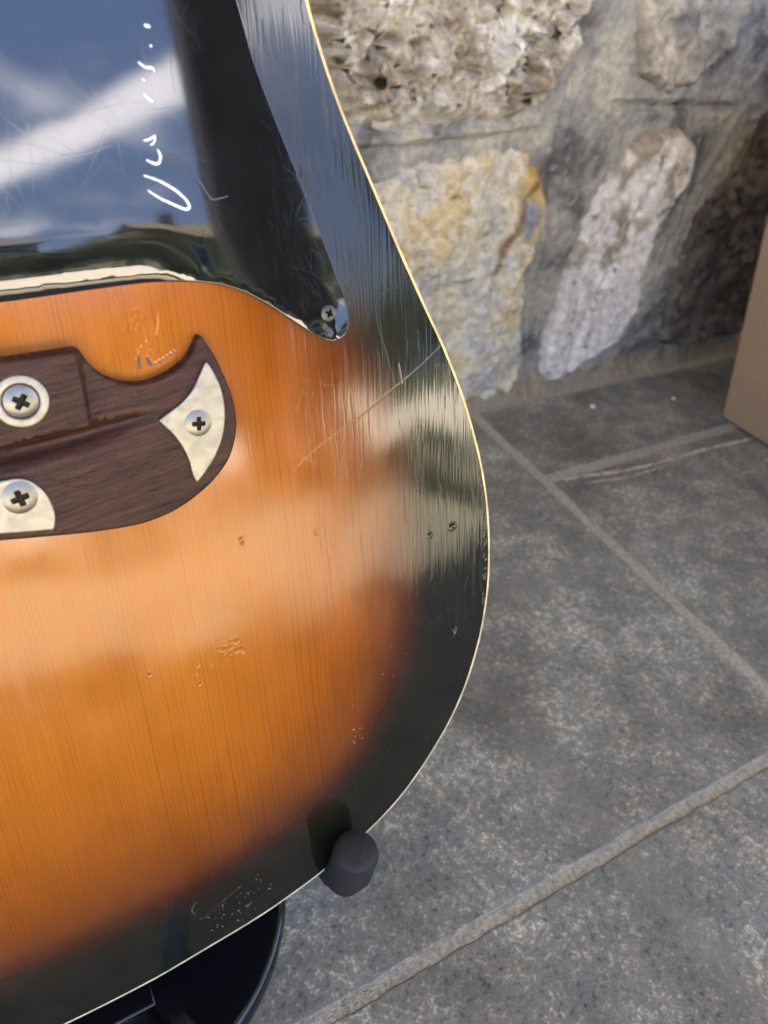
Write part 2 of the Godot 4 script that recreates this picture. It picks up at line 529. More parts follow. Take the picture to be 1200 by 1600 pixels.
	for i in 6:
		dent(Vector2(58.5 + i * 1.25, 250.6 + i * 0.55), 0.55, 0.05, Color(0.3, 0.15, 0.1), 0.45)
	# chips: pale specks along the lower edge and the flank
	for i in 60:
		var q := Vector2(rng.randfn(58.0, 9.0), rng.randfn(17.5, 6.0))
		dent(q, rng.randf_range(0.15, 0.4), 0.03, Color(0.85, 0.75, 0.5), rng.randf_range(0.4, 0.95))
	dent(Vector2(61.3, 16.3), 1.2, 0.06, Color(0.42, 0.36, 0.24), 0.7)
	dent(Vector2(63.0, 16.8), 0.9, 0.05, Color(0.40, 0.34, 0.22), 0.7)
	for i in 26:
		var q := Vector2(rng.randfn(152.0, 20.0), rng.randfn(90.0, 22.0))
		dent(q, rng.randf_range(0.15, 0.45), 0.03, Color(0.75, 0.66, 0.55), rng.randf_range(0.3, 0.8))
	for i in 9:
		dent(Vector2(170.3, 114.6) + Vector2(rng.randfn(0, 1.0), rng.randfn(0, 1.4)), rng.randf_range(0.3, 0.8), 0.05, Color(0.5, 0.45, 0.36), 0.6)
	for i in 10:
		dent(Vector2(118.6, 83.5) + Vector2(rng.randfn(0, 1.6), rng.randfn(0, 2.6)), rng.randf_range(0.25, 0.5), 0.04, Color(0.85, 0.62, 0.4), 0.7)
	# chipped finish just inside the binding
	var rim := smooth_loop(pts(OUTLINE), 4, false)
	for i in rim.size():
		if rim[i].y > 150.0 or rim[i].y < 20.0 and rng.randf() < 0.5:
			continue
		if rng.randf() < 0.3:
			var q := rim[i] + Vector2(-rng.randf_range(2.0, 3.6), rng.randf_range(-1, 1) + 0.4)
			dent(q, rng.randf_range(0.4, 1.1), 0.08, Color(0.24, 0.20, 0.15), rng.randf_range(0.2, 0.7))
	for i in 36:
		var y := rng.randf_range(95.0, 215.0)
		var x := 189.0 - pow(absf(y - 145.0) / 60.0, 2.0) * 5.0 - rng.randf_range(2.0, 3.4)
		stamp(TW, TH, TPX, t_col, t_hgt, PackedVector2Array([top_px(Vector2(x, y)), top_px(Vector2(x + 0.1, y - 2.5))]), 0.9, Color(0.22, 0.15, 0.1), 0.5, 0.05, 120)
	return [tex(Image.create_from_data(TW, TH, false, Image.FORMAT_RGBA8, t_col)), tex(Image.create_from_data(TW, TH, false, Image.FORMAT_RF, t_hgt.to_byte_array()))]

func tp(a: Array) -> PackedVector2Array:
	var r := PackedVector2Array()
	for q in pts(a):
		r.append(top_px(q))
	return smooth_loop(r, 3, false)

# the pickguard: black celluloid with a worn white pen inscription and hair scratches
const GW := 720
const GH := 720
const GPX := 0.2
func guard_px(q: Vector2) -> Vector2:
	return Vector2((q.x + 16.0) / GPX, (384.0 - q.y) / GPX)

func guard_textures() -> Array:
	var col := PackedByteArray()
	col.resize(GW * GH * 4)
	var hgt := PackedFloat32Array()
	hgt.resize(GW * GH)
	var nz := noise(0.012, 3, 41)
	var nf := noise(0.4, 2, 42)
	for y in GH:
		for x in GW:
			var j := y * GW + x
			var k := nz.get_noise_2d(x, y)
			var s := 17.0 + 3.0 * k + 2.0 * nf.get_noise_2d(x, y)
			col[j * 4] = int(s)
			col[j * 4 + 1] = int(s)
			col[j * 4 + 2] = int(s + 1.0)
			col[j * 4 + 3] = int(255.0 * clampf(0.045 + 0.02 * k, 0.025, 0.2))
			hgt[j] = 0.006 * nz.get_noise_2d(x * 0.35, y * 0.35)
	rng.seed = 8
	for i in 330:
		var q := Vector2(rng.randf_range(0, GW), rng.randf_range(0, GH))
		var d := Vector2.from_angle(rng.randfn(1.0, 0.7)) * rng.randf_range(12.0, 110.0)
		var line := PackedVector2Array([q, q + d * 0.5 + d.orthogonal() * rng.randf_range(-0.05, 0.05), q + d])
		stamp(GW, GH, GPX, col, hgt, line, 0.12, Color(0.45, 0.44, 0.42), rng.randf_range(0.03, 0.11), 0.0008, 30)
	for i in 160:
		var q := guard_px(Vector2(rng.randfn(112, 10), rng.randfn(275, 22)))
		var d := Vector2.from_angle(rng.randfn(1.2, 0.5)) * rng.randf_range(6.0, 46.0)
		stamp(GW, GH, GPX, col, hgt, PackedVector2Array([q, q + d]), 0.12, Color(0.5, 0.49, 0.47), rng.randf_range(0.05, 0.16), 0.0008, 40)
	var ink := Color(0.93, 0.94, 0.95)
	var strokes := [
		[0.78, [63.0,303.2, 67.2,301.6, 71.4,299.0, 74.2,296.2, 74.9,294.3, 73.5,293.8, 70.4,295.2, 66.5,297.2, 63.6,299.3]],
		[0.6, [64.4,312.0, 66.2,312.3, 67.9,313.3]], [0.5, [67.9,313.0, 67.2,311.4, 66.2,310.9]], [0.7, [68.0,309.8, 68.5,307.6, 67.2,306.0, 64.4,307.1]],
		 [0.8, [69.2,339.6, 70.6,339.2]], [0.6, [70.0,334.9, 70.3,334.7]],
		[0.6, [66.1,331.0, 67.8,329.8, 69.8,329.6, 70.2,328.6]], [0.6, [66.6,326.9, 67.4,326.5]], [0.6, [66.3,323.4, 67.6,322.2, 68.9,321.4]]]
	for s in strokes:
		var line := PackedVector2Array()
		for q in pts(s[1]):
			line.append(guard_px(q))
		stamp(GW, GH, GPX, col, hgt, smooth_loop(line, 5, false), s[0], ink, 0.9, 0.0, 100)
	var line := PackedVector2Array()
	for q in pts([68.1,310.1, 69.6,308.0, 70.6,306.8, 70.9,307.9, 72.2,308.2, 75.2,305.4, 78.4,301.0, 79.2,300.2, 81.7,296.2, 84.2,296.1, 87.0,296.6]):
		line.append(guard_px(q))
	stamp(GW, GH, GPX, col, hgt, smooth_loop(line, 4, false), 0.42, Color(0.07, 0.06, 0.055), 0.9, 0.003, 130)
	# ink worn thin
	var wear := noise(0.09, 2, 44)
	for j in GW * GH:
		if col[j * 4] > 120 and wear.get_noise_2d(j % GW, j / GW) > 0.08:
			for k in 3:
				col[j * 4 + k] = int(col[j * 4 + k] * 0.8)
	return [tex(Image.create_from_data(GW, GH, false, Image.FORMAT_RGBA8, col)), tex(Image.create_from_data(GW, GH, false, Image.FORMAT_RF, hgt.to_byte_array()))]

# dark open-pored rosewood, the grain along x. [colour + roughness, height]
func rosewood_textures() -> Array:
	var w := 640
	var h := 512
	var col := PackedByteArray()
	col.resize(w * h * 4)
	var hgt := PackedFloat32Array()
	hgt.resize(w * h)
	var a := noise(1.0, 3, 51)
	var b := noise(1.0, 2, 52)
	var c := noise(1.0, 1, 53)
	for y in h:
		for x in w:
			var yy := y + 10.0 * a.get_noise_2d(x * 0.003, y * 0.005) + x * 0.14
			var s1 := a.get_noise_2d(x * 0.0025, yy * 0.07)
			var s2 := b.get_noise_2d(x * 0.008, yy * 0.36)
			var pore := smoothstep(0.34, 0.62, c.get_noise_2d(x * 0.022 + s1 * 1.0, yy * 0.8))
			var f := 1.0 + 0.75 * s1 + 0.35 * s2
			f *= 1.0 - 0.62 * pore
			f = clampf(f, 0.15, 2.2)
			var rgb := Color(0.040 * f, 0.0150 * pow(f, 0.92), 0.0082 * pow(f, 0.85)).linear_to_srgb()
			var j := y * w + x
			col[j * 4] = int(clampf(rgb.r * 255, 0, 255))
			col[j * 4 + 1] = int(clampf(rgb.g * 255, 0, 255))
			col[j * 4 + 2] = int(clampf(rgb.b * 255, 0, 255))
			col[j * 4 + 3] = int(255.0 * clampf(0.42 - 0.08 * s1 + 0.25 * pore, 0.2, 0.9))
			hgt[j] = -0.05 * pore + 0.006 * s2
	return [tex(Image.create_from_data(w, h, false, Image.FORMAT_RGBA8, col)), tex(Image.create_from_data(w, h, false, Image.FORMAT_RF, hgt.to_byte_array()))]

func sky_cover() -> ImageTexture:
	var w := 1024
	var h := 512
	var im := Image.create(w, h, false, Image.FORMAT_RGBA8)
	var a := noise(1.0, 5, 61)
	var b := noise(1.0, 4, 62)
	for y in h:
		var el := deg_to_rad(90.0 - (y + 0.5) / h * 180.0)
		if el < -0.05:
			continue
		for x in w:
			var az := (0.5 - (x + 0.5) / w) * TAU
			var d := Vector3(sin(az) * cos(el), sin(el), cos(az) * cos(el))
			var p := Vector3(d.x / (d.y + 0.25), d.z / (d.y + 0.25), 0.0)
			var soft := a.get_noise_2d(p.x * 1.3 + 3.0, p.y * 1.3 - p.x * 0.5)
			var wisp := b.get_noise_2d(p.x * 2.2 - p.y * 1.1, p.y * 4.5 + p.x * 2.0)
			var k := smoothstep(0.24, 0.7, soft) * 0.45 + smoothstep(0.2, 0.6, wisp) * 0.16
			# the long streak of cloud over the garden
			var line := deg_to_rad(12.6 + 0.30 * rad_to_deg(az)) + 0.010 * wisp
			var wide := 0.020 + 0.045 * maxf(0.0, az)
			var s := smoothstep(wide, wide * 0.12, absf(el - line)) * smoothstep(-1.0, -0.2, az) * smoothstep(1.1, 0.5, az)
			k = maxf(k, smoothstep(0.0, 0.8, s + 0.4 * wisp * s) * 0.8)
			k = clampf(k + 0.03, 0.0, 1.0)
			im.set_pixel(x, y, Color(0.97, 0.95, 0.94, k))
	return tex(im)

# ------------------------------------------------------------------ things
const OUTLINE := [0.0,-0.6, 11.0,-0.45, 23.0,0.1, 40.9,2.1, 62.9,4.8, 79.3,8.2, 100.0,14.4, 127.4,27.2, 146.6,41.6, 165.2,63.0, 176.5,82.6, 184.0,103.6, 187.7,121.0, 189.3,136.5, 189.3,153.7, 188.0,170.5, 185.2,187.0, 181.0,203.0, 175.6,219.6, 167.4,239.0, 159.0,255.8, 150.4,273.4, 143.0,289.4, 137.6,301.2, 133.0,311.2, 128.4,322.0, 124.6,332.4, 121.8,341.6, 119.8,350.0, 117.0,368.0, 116.0,386.0, 119.0,410.0, 128.0,446.0, 132.0,478.0, 125.0,514.0, 102.0,541.0, 62.0,556.0, 20.0,560.0, 0.0,560.0]

var m_grit: Array
var m_slate: Array
var wear := FastNoiseLite.new()

func guitar() -> void:
	var el := deg_to_rad(14.0)
	var g := thing("acoustic_guitar", "sunburst acoustic guitar with black pickguard and dark moustache bridge, leaning on its stand", "guitar")
	g.transform = Transform3D(Basis(Vector3(1, 0, 0), Vector3(0, cos(el), -sin(el)), Vector3(0, sin(el), cos(el))), Vector3(-0.0002, 0.0778, 0.4856))
	var mm := Transform3D(Basis.from_scale(Vector3.ONE * 0.001), Vector3.ZERO)
	# outline, counter-clockwise, both halves
	var right := smooth_loop(pts(OUTLINE), 6, false)
	var loop := right.duplicate()
	for i in range(right.size() - 2, 0, -1):
		loop.append(Vector2(-right[i].x, right[i].y))
	var out := outward(loop)
	var k := loop.size()
	var tt := top_textures()
	var lacquer := smat(Color.WHITE, 1.0, 0.0, 0.50)
	lacquer.albedo_texture = tt[0]
	lacquer.roughness_texture = tt[0]
	lacquer.roughness_texture_channel = BaseMaterial3D.TEXTURE_CHANNEL_ALPHA
	lacquer.heightmap_enabled = true
	lacquer.heightmap_texture = tt[1]
	lacquer.heightmap_scale = 0.1
	lacquer.texture_repeat = false
	# top: rings from the binding in to the centre seam, gently domed
	var mb := MB.new()
	var wave := noise(0.012, 2, 71)
	var inner := PackedVector2Array()
	for i in k:
		inner.append(loop[i] - out[i] * 1.1)
	var dome := func(q: Vector2, t: float) -> float:
		return 3.0 * (1.0 - pow(1.0 - t, 2.2)) + 0.5 * wave.get_noise_2d(absf(q.x), q.y) * smoothstep(0.0, 0.15, t)
	var rows := []
	var nr := 64
	var ring_at := []
	for r in nr + 1:
		var t := float(r) / nr
		var line := PackedVector3Array()
		for i in k:
			var spine := Vector2(0.0, clampf(inner[i].y, 95.0, 470.0))
			var q := inner[i].lerp(spine, t)
			line.append(Vector3(q.x, q.y, dome.call(q, t)))
		ring_at.append(line)
	for r in nr + 1:
		var row := PackedInt32Array()
		for i in k:
			var p: Vector3 = ring_at[r][i]
			var du: Vector3 = ring_at[r][(i + 1) % k] - ring_at[r][(i - 1 + k) % k]
			var dv: Vector3 = ring_at[mini(r + 1, nr)][i] - ring_at[maxi(r - 1, 0)][i]
			var nn := du.cross(dv).normalized()
			if nn.z < 0.0:
				nn = -nn
			if r == nr or nn.length() < 0.5:
				nn = Vector3(0, 0, 1)
			row.append(mb.add(p * 0.001, nn, Vector2(absf(p.x) / (TW * TPX), (497.0 - p.y) / (TH * TPX))))
		rows.append(row)
	for r in nr:
		for i in k:
			mb.quad(rows[r][i], rows[r][(i + 1) % k], rows[r + 1][(i + 1) % k], rows[r + 1][i])
	part("top", mb.mesh(lacquer), g)
	# binding: a thin cream strip let into the corner
	mb = MB.new()
	var ivory := smat(Color.WHITE, 0.28)
	ivory.vertex_color_use_as_albedo = true
	var bn := noise(0.05, 3, 72)
	var prof := [[-1.15, -0.3, Vector2(-0.2, 1)], [-1.02, 0.06, Vector2(-0.3, 1)], [-0.5, 0.1, Vector2(0.15, 1)], [-0.12, -0.05, Vector2(0.7, 0.7)], [0.0, -0.45, Vector2(1, 0.1)], [0.0, -4.5, Vector2(1, 0)]]
	rows = []
	for pr in prof:
		var row := PackedInt32Array()
		for i in k:
			var q := loop[i] + out[i] * float(pr[0])
			var nv: Vector2 = pr[2]
			var age := clampf((loop[i].y - 60.0) / 150.0, 0.0, 1.0)
			var f := 0.88 + 0.5 * bn.get_noise_2d(loop[i].x * 2.0, loop[i].y * 2.0)
			var cc := Color(0.62, 0.49, 0.29).lerp(Color(0.68, 0.46, 0.15), age) * clampf(f, 0.45, 1.1)
			row.append(mb.add(Vector3(q.x, q.y, float(pr[1])) * 0.001, Vector3(out[i].x * nv.x, out[i].y * nv.x, nv.y).normalized(), Vector2.ZERO, cc))
		rows.append(row)
	for r in prof.size() - 1:
		for i in k:
			mb.quad(rows[r][i], rows[r][(i + 1) % k], rows[r + 1][(i + 1) % k], rows[r + 1][i])
	part("binding", mb.mesh(ivory), g)
	# sides and back
	var dark := smat(lin(0.012, 0.009, 0.008), 0.12, 0.0, 0.6)
	mb = MB.new()
	rows = []
	for z in [-4.5, -98.0, -100.0]:
		var row := PackedInt32Array()
		for i in k:
			var q := loop[i] - out[i] * (0.05 if z > -99.0 else 1.6)
			row.append(mb.add(Vector3(q.x, q.y, z) * 0.001, Vector3(out[i].x, out[i].y, 0.0 if z > -99.0 else -0.8).normalized()))
		rows.append(row)
	for r in 2:
		for i in k:
			mb.quad(rows[r][i], rows[r][(i + 1) % k], rows[r + 1][(i + 1) % k], rows[r + 1][i])
	part("side", mb.mesh(dark), g)
	mb = MB.new()
	var rim := PackedVector2Array()
	for i in range(0, k, 3):
		rim.append(loop[i] - out[i] * 1.6)
	plate(mb, rim, 99.0, func(q): return 100.0 + 6.0 * (1.0 - pow(absf(q.x) / 190.0, 2.0)) * smoothstep(-10, 120, q.y) * smoothstep(570, 440, q.y), 0.8, 0.4, 22.0, Transform3D(Basis.from_scale(Vector3(0.001, 0.001, -0.001)), Vector3.ZERO))
	part("back", mb.mesh(dark), g)
	# sound hole, neck, strings: above the frame
	var black := smat(lin(0.006, 0.006, 0.006), 0.7)
	mb = MB.new()
	var hole := PackedVector2Array()
	for i in 48:
		hole.append(Vector2(0, 405) + Vector2.from_angle(TAU * i / 48) * 49.0)
	plate(mb, hole, 2.0, func(_q): return 3.9, 0.2, 0.1, 30.0, mm)
	part("sound_hole", mb.mesh(black), g)
	var rose := rosewood_textures()
	var rosewood := smat(Color.WHITE, 1.0, 0.0, 0.3)
	rosewood.albedo_texture = rose[0]
	rosewood.roughness_texture = rose[0]
	rosewood.roughness_texture_channel = BaseMaterial3D.TEXTURE_CHANNEL_ALPHA
	rosewood.heightmap_enabled = true
	rosewood.heightmap_texture = rose[1]
	rosewood.heightmap_scale = 0.1
	mb = MB.new()
	plate(mb, pts([-27,470, 27,470, 22,890, -22,890]), 3.5, func(_q): return 9.5, 1.0, 0.8, 60.0, mm, null, Vector2.ZERO, Vector2(0.01, 0.0125))
	part("fretboard", mb.mesh(rosewood), g)
	mb = MB.new()
	tube(mb, PackedVector3Array([Vector3(0, 0.545, -0.012), Vector3(0, 0.6, -0.010), Vector3(0, 0.85, -0.008), Vector3(0, 0.9, -0.008)]), [0.024, 0.019, 0.018, 0.018], 24)
	part("neck", mb.mesh(dark), g)
	mb = MB.new()
	plate(mb, subdivide(pts([-24,888, 24,888, 34,930, 34,1060, 0,1075, -34,1060, -34,930]), 30.0), -14.0, func(q): return 4.0 - (q.y - 888.0) * 0.25, 1.0, 0.8, 60.0, mm)
	part("headstock", mb.mesh(dark), g)
	# pickguard
	mb = MB.new()
	var gl := smooth_loop(pts([96.3,346.8, 99.9,331.3, 104.4,318.0, 110.1,303.0, 115.6,287.8, 121.0,273.0, 123.9,264.6, 125.3,257.4, 124.5,252.4, 121.2,249.7, 117.0,249.6, 111.3,252.7, 103.7,258.4, 96.4,263.9, 89.3,268.3, 82.0,271.4, 73.4,273.2, 63.8,274.1, 54.4,274.2, 40.9,273.8, 29.6,273.4, 19.7,273.2, 6.0,274.0, -9.0,280.0, -14.0,296.0, -10.0,322.0, 6.0,341.0, 26.0,349.0, 43.0,362.0, 53.0,380.0, 62.0,383.0, 76.0,381.0, 90.0,368.0]), 6)
	var low_edge := pts([-9,280, 6,274, 19.7,273.2, 40.9,273.8, 63.8,274.1, 73.4,273.2, 82,271.4, 89.3,268.3, 96.4,263.9, 103.7,258.4, 109,254.5])
	var guard_z := func(q: Vector2) -> float:
		var d := edge_distance(low_edge, q, false) / 17.0
		var z := 3.6 + 1.9 * (1.0 - q.x / 130.0)
		z -= lerpf(1.35, 0.25, smoothstep(58.0, 78.0, q.x)) * pow(maxf(0.0, 1.0 - d), 2.0)
		var tight := lerpf(3.4, 0.9, smoothstep(50.0, 76.0, q.x))
		z -= 0.17 * tight * pow(maxf(0.0, 1.0 - d * 17.0 / tight), 2.0)
		var tip := Vector2(120.0, 250.5).distance_to(q)
		z += 0.016 * pow(maxf(0.0, 14.0 - tip), 2.0) * 0.35
		return z
	plate(mb, gl, 0.8, guard_z, 0.3, 0.3, 2.6, mm, null, Vector2(-16.0, 384.0), Vector2(1.0 / (GW * GPX), -1.0 / (GH * GPX)))
	var gt := guard_textures()
	var celluloid := smat(Color.WHITE, 1.0, 0.0, 0.62)
	celluloid.albedo_texture = gt[0]
	celluloid.roughness_texture = gt[0]
	celluloid.roughness_texture_channel = BaseMaterial3D.TEXTURE_CHANNEL_ALPHA
	celluloid.heightmap_enabled = true
	celluloid.heightmap_texture = gt[1]
	celluloid.heightmap_scale = 0.1
	celluloid.texture_repeat = false
	var guard := part("pickguard", mb.mesh(celluloid), g)
	var worn := smat(lin(0.12, 0.11, 0.095), 0.5, 1.0)
	worn.vertex_color_use_as_albedo = true
	var s1 := part("screw", screw(0.0027, 0.0006, 0.5, worn, wear), guard)
	s1.position = Vector3(0.1177, 0.2586, guard_z.call(Vector2(117.7, 258.6)) * 0.001 + 0.00005)
	# bridge: a wing with a raised block that runs out into a carved cove
	var bl := smooth_loop(pts([0,259.2, 16.2,258.9, 30,259.0, 35.6,259.0, 36.9,258.2, 38.1,255.7, 39.8,252.8, 42.5,249.9, 46.5,247.6, 50.7,246.3, 55.1,246.2, 60.8,247.6, 66.0,250.2, 69.2,253.4, 71.4,256.8, 72.4,257.6, 73.2,256.8, 74.6,254.0, 76.1,251.1, 78.2,245.1, 79.8,239.0, 80.6,232.5, 80.3,227.0, 78.7,221.4, 76.1,216.4, 71.8,211.9, 66.6,208.2, 60.2,205.0, 53.9,202.8, 46.0,201.7, 36.7,202.1, 25.4,203.6, 14.4,205.4, 4.9,207.0, 0,207.6]), 5)
	var full := PackedVector2Array()
	for i in range(0, bl.size() - 4):
		if bl[i].x > 0.4:
			full.append(bl[i])
	for i in range(full.size() - 1, -1, -1):
		full.append(Vector2(-full[i].x, full[i].y))
	var bz := noise(0.03, 2, 73)
	var bridge_z := func(q: Vector2) -> float:
		var ax := absf(q.x)
		# block: x < 36.3, y from a slightly slanting lower edge to the upper edge
		var low := 235.0 + (ax - 10.0) * 0.05
		var d := maxf(ax - 35.6, low - q.y)
		var z := 7.2 + 0.25 * bz.get_noise_2d(q.x, q.y)
		z = lerpf(10.4, z, smoothstep(-0.9, 1.5, d))
		# cove under the block, tapering away to the right
		var tail := smoothstep(58.0, 34.0, ax)
		var cy := low - 3.1 + 2.0 * smoothstep(30.0, 56.0, ax)
		var wd := 3.2 * (0.35 + 0.65 * tail)
		z -= 3.8 * tail * exp(-pow((q.y - cy) / wd, 2.0)) * (1.0 if q.y < low + 1.0 else 0.0)
		# carved side of the block sinks towards the scallop
		z -= 0.9 * smoothstep(36.0, 38.5, ax) * smoothstep(48.0, 38.0, ax) * smoothstep(238.0, 252.0, q.y)
		return z
	mb = MB.new()
	plate(mb, full, 1.0, bridge_z, 1.1, 0.9, 1.15, mm, null, Vector2(-90.0, 265.0), Vector2(1.0 / 96.0, -1.0 / 76.8))
	var bridge := part("bridge", mb.mesh(rosewood), g)
	var nickel := smat(lin(0.30, 0.28, 0.232), 0.34, 1.0)
	nickel.vertex_color_use_as_albedo = true
	nickel.roughness_texture = m_grit[0]
	nickel.roughness = 0.5
	nickel.uv1_triplanar = true
	nickel.uv1_scale = Vector3.ONE * 22.0
	nickel.heightmap_enabled = true
	nickel.heightmap_texture = m_grit[1]
	nickel.heightmap_scale = 0.0006
	var patina := func(q: Vector2) -> Color:
		var f := 0.92 + 0.28 * wear.get_noise_2d(q.x * 3.0, q.y * 3.0) + 0.22 * wear.get_noise_2d(q.x * 14.0, q.y * 14.0)
		return Color(f, f * (0.985 + 0.05 * wear.get_noise_2d(q.x * 2.0 + 50.0, q.y * 2.0)), f * 0.97)
	var bright := smat(lin(0.27, 0.25, 0.205), 0.40, 1.0)
	bright.vertex_color_use_as_albedo = true
	for s in [1.0, -1.0]:
		var flip := Transform3D(Basis.from_scale(Vector3(0.001 * s, 0.001, 0.001)), Vector3.ZERO)
		mb = MB.new()
		plate(mb, smooth_loop(pts([55.6,234.3, 57.5,235.6, 62.8,238.4, 67.3,242.2, 70.1,246.4, 72.2,249.6, 72.7,249.8, 73.3,249.2, 74.6,246.5, 76.2,241.7, 76.8,235.8, 76.3,230.0, 74.5,224.3, 71.4,218.9, 67.8,214.8, 65.2,212.3, 64.5,212.1, 63.9,212.8, 63.2,216.0, 62.9,219.4, 61.5,224.2, 59.0,229.3, 56.3,232.9]), 5), 7.0, func(_q): return 8.5, 0.55, 0.4, 2.5, flip, patina)
		part("horn_plate", mb.mesh(nickel), bridge)
		var sc := part("screw", screw(0.0042, 0.0007, 0.12, bright, wear), bridge)
		sc.position = Vector3(0.0675 * s, 0.2313, 0.00855)
		mb = MB.new()
		plate(mb, smooth_loop(pts([0,225.6, 8.8,225.4, 13.5,225.2, 17.0,223.1, 19.6,219.2, 20.8,214.6, 20.9,210.9, 20.2,208.2, 19.6,207.3, 18.4,207.2, 9.9,208.6, 5.3,209.5, 0,210.2]), 5), 6.0, func(_q): return 8.3, 0.6, 0.45, 2.5, flip, patina)
		part("anchor_plate", mb.mesh(nickel), bridge)
		sc = part("screw", screw(0.0049, 0.0008, -0.2, bright, wear), bridge)
		sc.position = Vector3(0.0126 * s, 0.2194, 0.00836)
		# washer: a dished ring with a countersunk screw
		mb = MB.new()
		var ring := []
		var sect := [[7.3, 10.2, Vector2(1, 0)], [7.3, 10.75, Vector2(0.8, 0.6)], [7.0, 11.0, Vector2(0.2, 1)], [5.4, 11.05, Vector2(-0.1, 1)], [5.0, 10.7, Vector2(-0.8, 0.6)], [4.6, 9.9, Vector2(-1, 0.2)]]
		for pr in sect:
			var row := PackedInt32Array()
			for i in 72:
				var a := TAU * i / 72
				var nv: Vector2 = pr[2]
				var q := Vector2(18.5 * s, 247.4) + Vector2.from_angle(a) * float(pr[0])
				row.append(mb.add(Vector3(q.x, q.y, float(pr[1])) * 0.001, Vector3(cos(a) * nv.x, sin(a) * nv.x, nv.y).normalized(), Vector2.ZERO, patina.call(q)))
			ring.append(row)
		for r in sect.size() - 1:
			for i in 72:
				mb.quad(ring[r][i], ring[r][(i + 1) % 72], ring[r + 1][(i + 1) % 72], ring[r + 1][i])
		part("washer", mb.mesh(nickel), bridge)
		sc = part("screw", screw(0.0045, 0.0009, 0.62, bright, wear), bridge)
		sc.position = Vector3(0.0185 * s, 0.2474, 0.01035)

func stand() -> void:
	var s := thing("guitar_stand", "black guitar stand with round glossy base disc and a rubber-capped peg under the guitar", "guitar stand", Vector3(0, 0, 0.40))
	var gloss := smat(lin(0.006, 0.006, 0.007), 0.10, 0.0, 0.5)
	gloss.roughness_texture = m_grit[0]
	gloss.roughness = 0.16
	gloss.uv1_triplanar = true
	gloss.uv1_scale = Vector3.ONE * 6.0
	var mb := MB.new()
	var disc := PackedVector2Array()
	for i in 128:
		disc.append(Vector2.from_angle(TAU * i / 128) * 0.1068)
	var flat := Transform3D(Basis(Vector3(1, 0, 0), Vector3(0, 0, 1), Vector3(0, 1, 0)), Vector3.ZERO)
	plate(mb, disc, 0.0005, func(_q): return 0.0125, 0.0035, 0.003, 0.03, flat)
	part("base_disc", mb.mesh(gloss), s)
	mb = MB.new()
	tube(mb, PackedVector3Array([Vector3(0, 0.012, -0.01), Vector3(0, 0.048, -0.01)]), [0.014, 0.012], 28)
	part("column", mb.mesh(gloss), s)
	# flat yoke bar with a worn end
	mb = MB.new()
	block(mb, Vector3(-0.060, 0.040, 0.058), Vector3(0.018, 0.052, 0.0835), 0.002)
	part("yoke", mb.mesh(gloss), s)
	mb = MB.new()
	var run := Vector3(0.046, 0.0, 0.155)
	var away := Basis(run.normalized().cross(Vector3.UP) * -1.0, Vector3.UP, run.normalized() * -1.0)
	block(mb, Vector3(-0.0048, -0.007, -run.length()), Vector3(0.0048, 0.0055, 0.0), 0.0016, Transform3D(away, Vector3(0.0205, 0.0455, 0.079)))
	part("front_leg", mb.mesh(gloss), s)
	mb = MB.new()
	block(mb, Vector3(-0.0052, -0.0375, -run.length() - 0.010), Vector3(0.0052, 0.006, -run.length() + 0.002), 0.0016, Transform3D(away, Vector3(0.0205, 0.0455, 0.079)))
	part("foot", mb.mesh(gloss), s)
	var rubber := smat(lin(0.027, 0.027, 0.0245), 0.68, 0.0, 0.35)
	rubber.albedo_texture = m_grit[0]
	rubber.uv1_triplanar = true
	rubber.uv1_scale = Vector3.ONE * 9.0
	rubber.heightmap_enabled = true
	rubber.heightmap_texture = m_grit[1]
	rubber.heightmap_scale = 0.006
	for sx in [1.0, -1.0]:
		mb = MB.new()
		tube(mb, PackedVector3Array([Vector3(0.0, 0.040, -0.008), Vector3(0.05 * sx, 0.040, -0.012), Vector3(0.088 * sx, 0.044, -0.014), Vector3(0.100 * sx, 0.050, -0.006), Vector3(0.104 * sx, 0.062, 0.03), Vector3(0.105 * sx, 0.078, 0.08)]), [0.006, 0.006, 0.006, 0.006, 0.006, 0.006], 18)
		part("arm", mb.mesh(gloss), s)
		mb = MB.new()
		var a := Vector3(0.1062 * sx, 0.0815, 0.079)
		var path := PackedVector3Array([a + Vector3(0, 0.0, -0.018), a + Vector3(0, 0.0015, -0.008), a + Vector3(0.0002 * sx, 0.004, 0.002), a + Vector3(0.0005 * sx, 0.009, 0.0085), a + Vector3(0.001 * sx, 0.016, 0.011), a + Vector3(0.0016 * sx, 0.030, 0.0125)])
		var radii := [0.0085, 0.0090, 0.0094, 0.0098, 0.0100, 0.0101]
		var top := path[5]
		var up := Vector3(0.02 * sx, 0.98, 0.17).normalized()
		for k in 7:
			var t := float(k + 1) / 7.0 * PI * 0.5
			if k == 0:
				path.append(top + up * 0.0005)
				radii.append(0.0094)
				path.append(top + up * 0.0007)
				radii.append(0.0093)
			path.append(top + up * (0.0010 + 0.0040 * sin(t)))
			radii.append(maxf(0.0004, 0.0096 * pow(maxf(cos(t), 0.0), 0.75)) if k < 6 else 0.0004)
		tube(mb, path, radii, 36)
		part("rubber_peg", mb.mesh(rubber), s)

